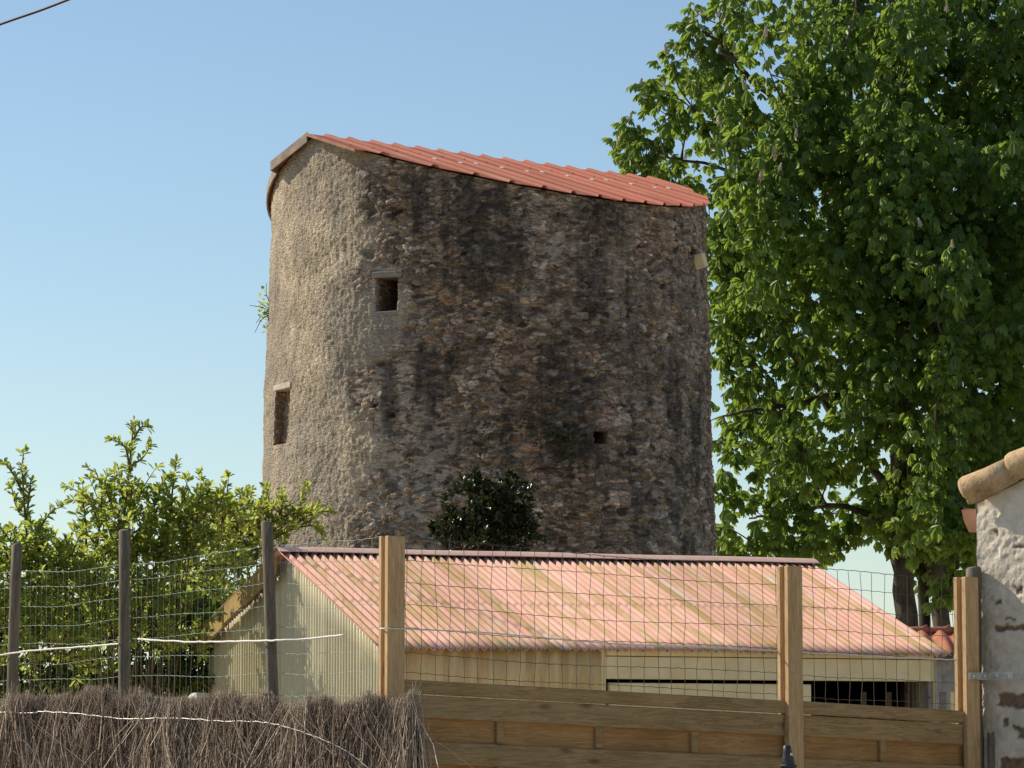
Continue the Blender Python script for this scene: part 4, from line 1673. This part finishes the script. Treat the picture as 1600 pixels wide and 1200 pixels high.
bq = off(PP[0], .06), off(PP[1], .06), off(PP[2], .06)
wire_mesh('mesh_bay', None, bq[0], bq[1], zs(612, (838, 873, 908, 943, 979, 1018, 1048, 1085, 1125), bq[0].y), zs(1234, (884, 914, 946, 980, 1014, 1052, 1085, 1120, 1160), bq[1].y), M['wire_dull'], seed=1, parent=net)
wire_mesh('mesh_bay', None, bq[1], bq[2], zs(1234, (884, 914, 946, 980, 1014, 1052, 1085, 1120, 1160), bq[1].y), zs(1500, (902, 930, 960, 993, 1029, 1066, 1100, 1135, 1175), bq[2].y), M['wire_dull'], seed=2, parent=net)
# left-hand net
net2 = empty('wire_mesh_fence', (RPt[0][1].x, RPt[0][1].y, 0), 'green coated wire netting on the slim round posts, left half of the view', 'wire fence')
L_ = [off(RPt[i][1].lerp(RPt[i][0], .8), .04) for i in range(3)]
hA = zs(24, (893, 918, 948, 979, 1006, 1037, 1062, 1090, 1118), L_[0].y)
hB = zs(195, (882, 906, 934, 966, 998, 1026, 1056, 1086, 1118), L_[1].y)
hC = zs(418, (851, 878, 909, 945, 979, 1018, 1050, 1085, 1120), L_[2].y)
hD = zs(612, (838, 873, 908, 943, 979, 1018, 1048, 1085, 1125), bq[0].y)
L0_ = L_[0] + (L_[0] - L_[1]) * 1.0
hZ = [2 * a - b for a, b in zip(hA, hB)]
wire_mesh('mesh_bay', None, L0_, L_[0], hZ, hA, M['wire'], .0011, rv=.0006, seed=3, parent=net2)
wire_mesh('mesh_bay', None, L_[0], L_[1], hA, hB, M['wire'], .0011, rv=.0006, seed=4, parent=net2)
wire_mesh('mesh_bay', None, L_[1], L_[2], hB, hC, M['wire'], .0011, rv=.0006, seed=5, parent=net2)
wire_mesh('mesh_bay', None, L_[2], bq[0] + Vector((-.05, 0, 0)), hC, hD, M['wire'], .0010, rv=.0006, seed=6, parent=net2)


def cord(name, label, pts, r, m, cat, n=6, wob=.003):
    b = MB()
    P = curve(pts, 10)
    P = [p + Vector((0, 0, R.gauss(0, wob))) for p in P]
    b.tube(P, r, n)
    return tag(b.build(name, m, None, True), label, cat)


cord('fence_tape', 'short white fence tape slung between the first two round posts', [at(-40, 1030, 20.5), at(24, 1020, 20.2), at(45, 1017, 20.0), at(110, 1012, 19.6), at(150, 1009, 19.3), at(186, 1006, 18.98)], .0052, M['tape'], 'tape', wob=.001)
cord('fence_tape', 'long white fence tape crossing in front of the shed gable', [at(216, 998, 18.8), at(250, 1001, 18.5), at(320, 1003, 18.0), at(417, 1001, 17.22), at(480, 998, 17.0), at(538, 992, 16.75)], .0052, M['tape'], 'tape', wob=.001)
cord('white_cord', 'thin whitish cord running along the wire net above the timber panels', [at(596, 983, 16.6), at(612, 982, 16.44), at(760, 989, 16.8), at(960, 1006, 17.15), at(1120, 1012, 17.4), at(1234, 1018, 17.66), at(1380, 1026, 17.95), at(1495, 1031, 18.25)], .0038, M['tape'], 'cord', wob=.001)

# ------------------------------------------------------------------ heather screen
hs0, hs1 = at(-60, 1100, 18.3), at(655, 1100, 16.15)
screen = empty('heather_screen', (hs0.x, hs0.y, 0), 'ragged screen of dry brown heather brushwood bound with wire, bottom left', 'screen')
HL = Vector((hs1.x - hs0.x, hs1.y - hs0.y, 0))
hl = HL.length
hdir = HL.normalized()
hnor = Vector((hdir.y, -hdir.x, 0))
rng = np.random.default_rng(77)
NT = 26000
tU = rng.uniform(0, 1, NT)
topz = np.interp(tU, [0, .1, .25, .5, .72, .9, 1], [at(0, y, 17.2).z for y in (1078, 1085, 1080, 1083, 1094, 1094, 1098)])
topz = topz + (fbm(tU * 26, tU * 0, 401, 3) - .5) * .10 + (fbm(tU * 90, tU * 0 + 3, 411, 2) - .5) * .06
long_ = rng.random(NT) < .5
zt2 = topz - np.where(long_, rng.gamma(1.3, .02, NT), rng.uniform(.05, 1.2, NT)) + np.where(rng.random(NT) < .04, rng.uniform(0, .06, NT), 0)
ln = rng.uniform(.3, .7, NT)
lean_ = rng.normal(.12, .20, NT) + (fbm(tU * 16, zt2 * 5, 421, 3) - .5) * 1.3
dep = np.abs(rng.normal(0, .028, NT)) * (.5 + 1.6 * fbm(tU * 22, zt2 * 3, 441, 2)) * np.where(zt2 > topz - .09, .7, 1.0) * np.where(rng.random(NT) < .3, -1, 1)
wild = rng.random(NT) < .07
lean_ = np.where(wild, rng.normal(0, .75, NT), lean_)
ln = np.where(wild, ln * .5, ln)
dep = np.where(wild, np.abs(dep) + .03, dep)
# flare at the right end
fl = np.clip((tU - .93) / .07, 0, 1)
lean_ = np.where(wild & (fl > 0), .1, lean_) - fl * .16 * rng.random(NT)
wd = rng.gamma(3.0, .00058, NT)
cur = rng.normal(0, .03, NT)
V_, k_ = [], []
base = np.array(hs0)[None] * np.array([[1, 1, 0]]) + np.outer(tU * hl, np.array(hdir)) + np.outer(dep, np.array(hnor))
hd_, hn_ = np.array(hdir), np.array(hnor)
rings = []
for s in range(4):
    f_ = s / 3
    c = base + np.outer(lean_ * ln * (f_ - .0) * -1.0 + cur * np.sin(f_ * 3.1), hd_) + np.outer(np.sin(f_ * 2.4 + tU * 50) * .010, hn_)
    c[:, 2] = np.maximum(zt2 - ln * f_, .0)
    r = wd * (.35 + .65 * min(1, f_ * 2.2))
    ring = []
    for q in range(3):
        th = 2.1 * q + .5
        ring.append(c + np.outer(r * math.cos(th), hd_) + np.outer(r * math.sin(th), hn_))
    rings.append(np.stack(ring, 1))
VT = np.stack(rings, 1).reshape(NT, 12, 3)
fq = []
for s in range(3):
    for q in range(3):
        q2 = (q + 1) % 3
        fq.append((s * 3 + q, s * 3 + q2, s * 3 + 3 + q2, s * 3 + 3 + q))
fq = np.array(fq)
FQ = (fq[None] + (np.arange(NT) * 12)[:, None, None]).reshape(-1, 4)
rv = np.clip(rng.beta(2, 3, NT) + (fbm(tU * 14, zt2 * 5, 431, 2) - .5) * .5, 0, 1)
tw = np_mesh('twigs', VT.reshape(-1, 3), FQ, {'rnd': np.repeat(rv, 12)})
link('brushwood', tw, M['twig'], screen)
cb = MB()
for i in range(20):
    pa, pb = hs0 + HL * (i / 20), hs0 + HL * ((i + 1) / 20)
    z0_, z1_ = [float(np.interp(t, [0, .1, .25, .5, .72, .9, 1], [at(0, y, 17.2).z for y in (1078, 1085, 1080, 1083, 1094, 1094, 1098)])) - .12 for t in (i / 20, (i + 1) / 20)]
    o_ = -hnor * .008
    cb.quad((pa.x + o_.x, pa.y + o_.y, 0), (pb.x + o_.x, pb.y + o_.y, 0), (pb.x + o_.x, pb.y + o_.y, z1_), (pa.x + o_.x, pa.y + o_.y, z0_))
co = cb.build('light_block', m_simple('dark_block_core', (.022, .017, .013), (.05, .038, .03), 30, .95, .5, .01, (1, 1, .1)), screen)  # dark sheet added inside the screen to block light through the twigs
co.modifiers.new('thickness', 'SOLIDIFY').thickness = .02


def hpt(px, py, d=.16):
    k = (px - 800) / F
    t = (k * hs0.y - hs0.x) / (HL.x - k * HL.y)
    p = hs0 + HL * t + hnor * d
    return at(px, py, p.y)


bw = MB()
P = curve([hpt(-20, 1112), hpt(45, 1114), hpt(70, 1112), hpt(130, 1116), hpt(195, 1123), hpt(270, 1122), hpt(340, 1126), hpt(400, 1128), hpt(440, 1134), hpt(500, 1154), hpt(545, 1176), hpt(575, 1200), hpt(600, 1225)], 8)
bw.tube([p + Vector((0, 0, R.gauss(0, .0012))) for p in P], .0026, 5)
P = curve([hpt(-20, 1190), hpt(30, 1155), hpt(60, 1190), hpt(70, 1230)], 6)
bw.tube(P, .0022, 5)
bw.build('binding_wire', M['galv'], screen, True)

# ------------------------------------------------------------------ small things
cord('overhead_cable', 'black twisted overhead cable crossing the top left corner of the sky', [at(-900, 345, 38), at(-200, 110, 34), at(0, 38, 33), at(105, 0, 32.5), at(400, -120, 31), at(1100, -420, 28)], .0125, M['cable'], 'cable', wob=.0)
# strap between last square post and house
sp_ = at(1515, 1056, 18.22)
st_ = empty('steel_strap', sp_, 'galvanised strap tying the last square post to the house wall', 'bracket')
q0, q1, q2 = at(1514, 1057, 18.20), at(1546, 1056, 18.31), at(1580, 1056, 18.24)
for nm, a, b_, hh in (('plate', q0, q1, .038), ('plate', q1 + Vector((0, -.012, 0)), q2 + Vector((0, -.03, 0)), .045)):
    b = MB()
    dv = b_ - a
    b.box((a + b_) / 2, (dv.length, .006, hh), Matrix.Rotation(math.atan2(dv.y, dv.x), 3, 'Z'), .002)
    b.build(nm, M['galv'], st_)
for t in (.2, .75):
    b = MB()
    p = q0.lerp(q1, t)
    b.tube([p + Vector((0, 0, 0)), p + Vector((.001, -.012, 0))], [.009, .007], 8)
    b.build('bolt', M['galv'], st_)
for t in (.3, .85):
    b = MB()
    p = q1.lerp(q2, t) + Vector((0, -.02, 0))
    b.tube([p, p + Vector((.001, -.014, 0))], [.010, .008], 8)
    b.build('bolt', M['galv'], st_)
# dark metal post head standing in front of the middle post
b = MB()
mp = at(1232, 1190, 16.9)
h_ = at(1230, 1164, 16.9).z
P = [Vector((mp.x, mp.y, 0)), Vector((mp.x, mp.y, h_ - .13)), Vector((mp.x - .002, mp.y, h_ - .075)), Vector((mp.x - .005, mp.y, h_ - .03)), Vector((mp.x - .007, mp.y, h_ - .006)), Vector((mp.x - .007, mp.y, h_))]
b.tube(P, [.036, .036, .030, .021, .018, .010], 12)
mpo = b.build('metal_post', M['dark_metal'], None, True)
for v in mpo.data.vertices:
    v.co -= Vector((mp.x, mp.y, 0))
mpo.location = (mp.x, mp.y, 0)
tag(mpo, 'dark grey metal post with a narrow head in front of the middle square post', 'post')
b = MB()
b.box(at(1237, 1179, 16.85), (.012, .01, .014), None, .002)
b.build('rivet', M['galv'], mpo)
b = MB()
b.tube([Vector((mp.x, mp.y, h_ - .105)), Vector((mp.x, mp.y, h_ - .092))], [.040, .040], 14)
b.build('collar', M['dark_metal'], mpo, True)
# old wooden stake against the wall
b = MB()
sp0 = at(1548, 1190, 18.2)
zt3 = at(1548, 1143, 18.2).z
b.tube([Vector((sp0.x, sp0.y, 0)), Vector((sp0.x, sp0.y, zt3 * .6)), Vector((sp0.x + .004, sp0.y, zt3 - .01)), Vector((sp0.x + .004, sp0.y, zt3))], [.021, .02, .02, .014], 9)
sto = b.build('wooden_stake', M['round_post'], None, True)
for v in sto.data.vertices:
    v.co -= Vector((sp0.x, sp0.y, 0))
sto.location = (sp0.x, sp0.y, 0)
tag(sto, 'short dark wooden stake leaning on the house wall at bottom right', 'stake')
# pale stone block by the shed corner, just above the heather
b = MB()
gs = at(311, 1092, 24.0)
b.box((0, 0, gs.z / 2), (.13, .25, gs.z + .08), Matrix.Rotation(.25, 3, 'Z'), .03)
gso = b.build('stone_pillar', M['pale_stone'], None)
gso.location = (gs.x, gs.y, 0)
tag(gso, 'pale grey stone pillar top peeping over the heather screen left of the shed', 'pillar')
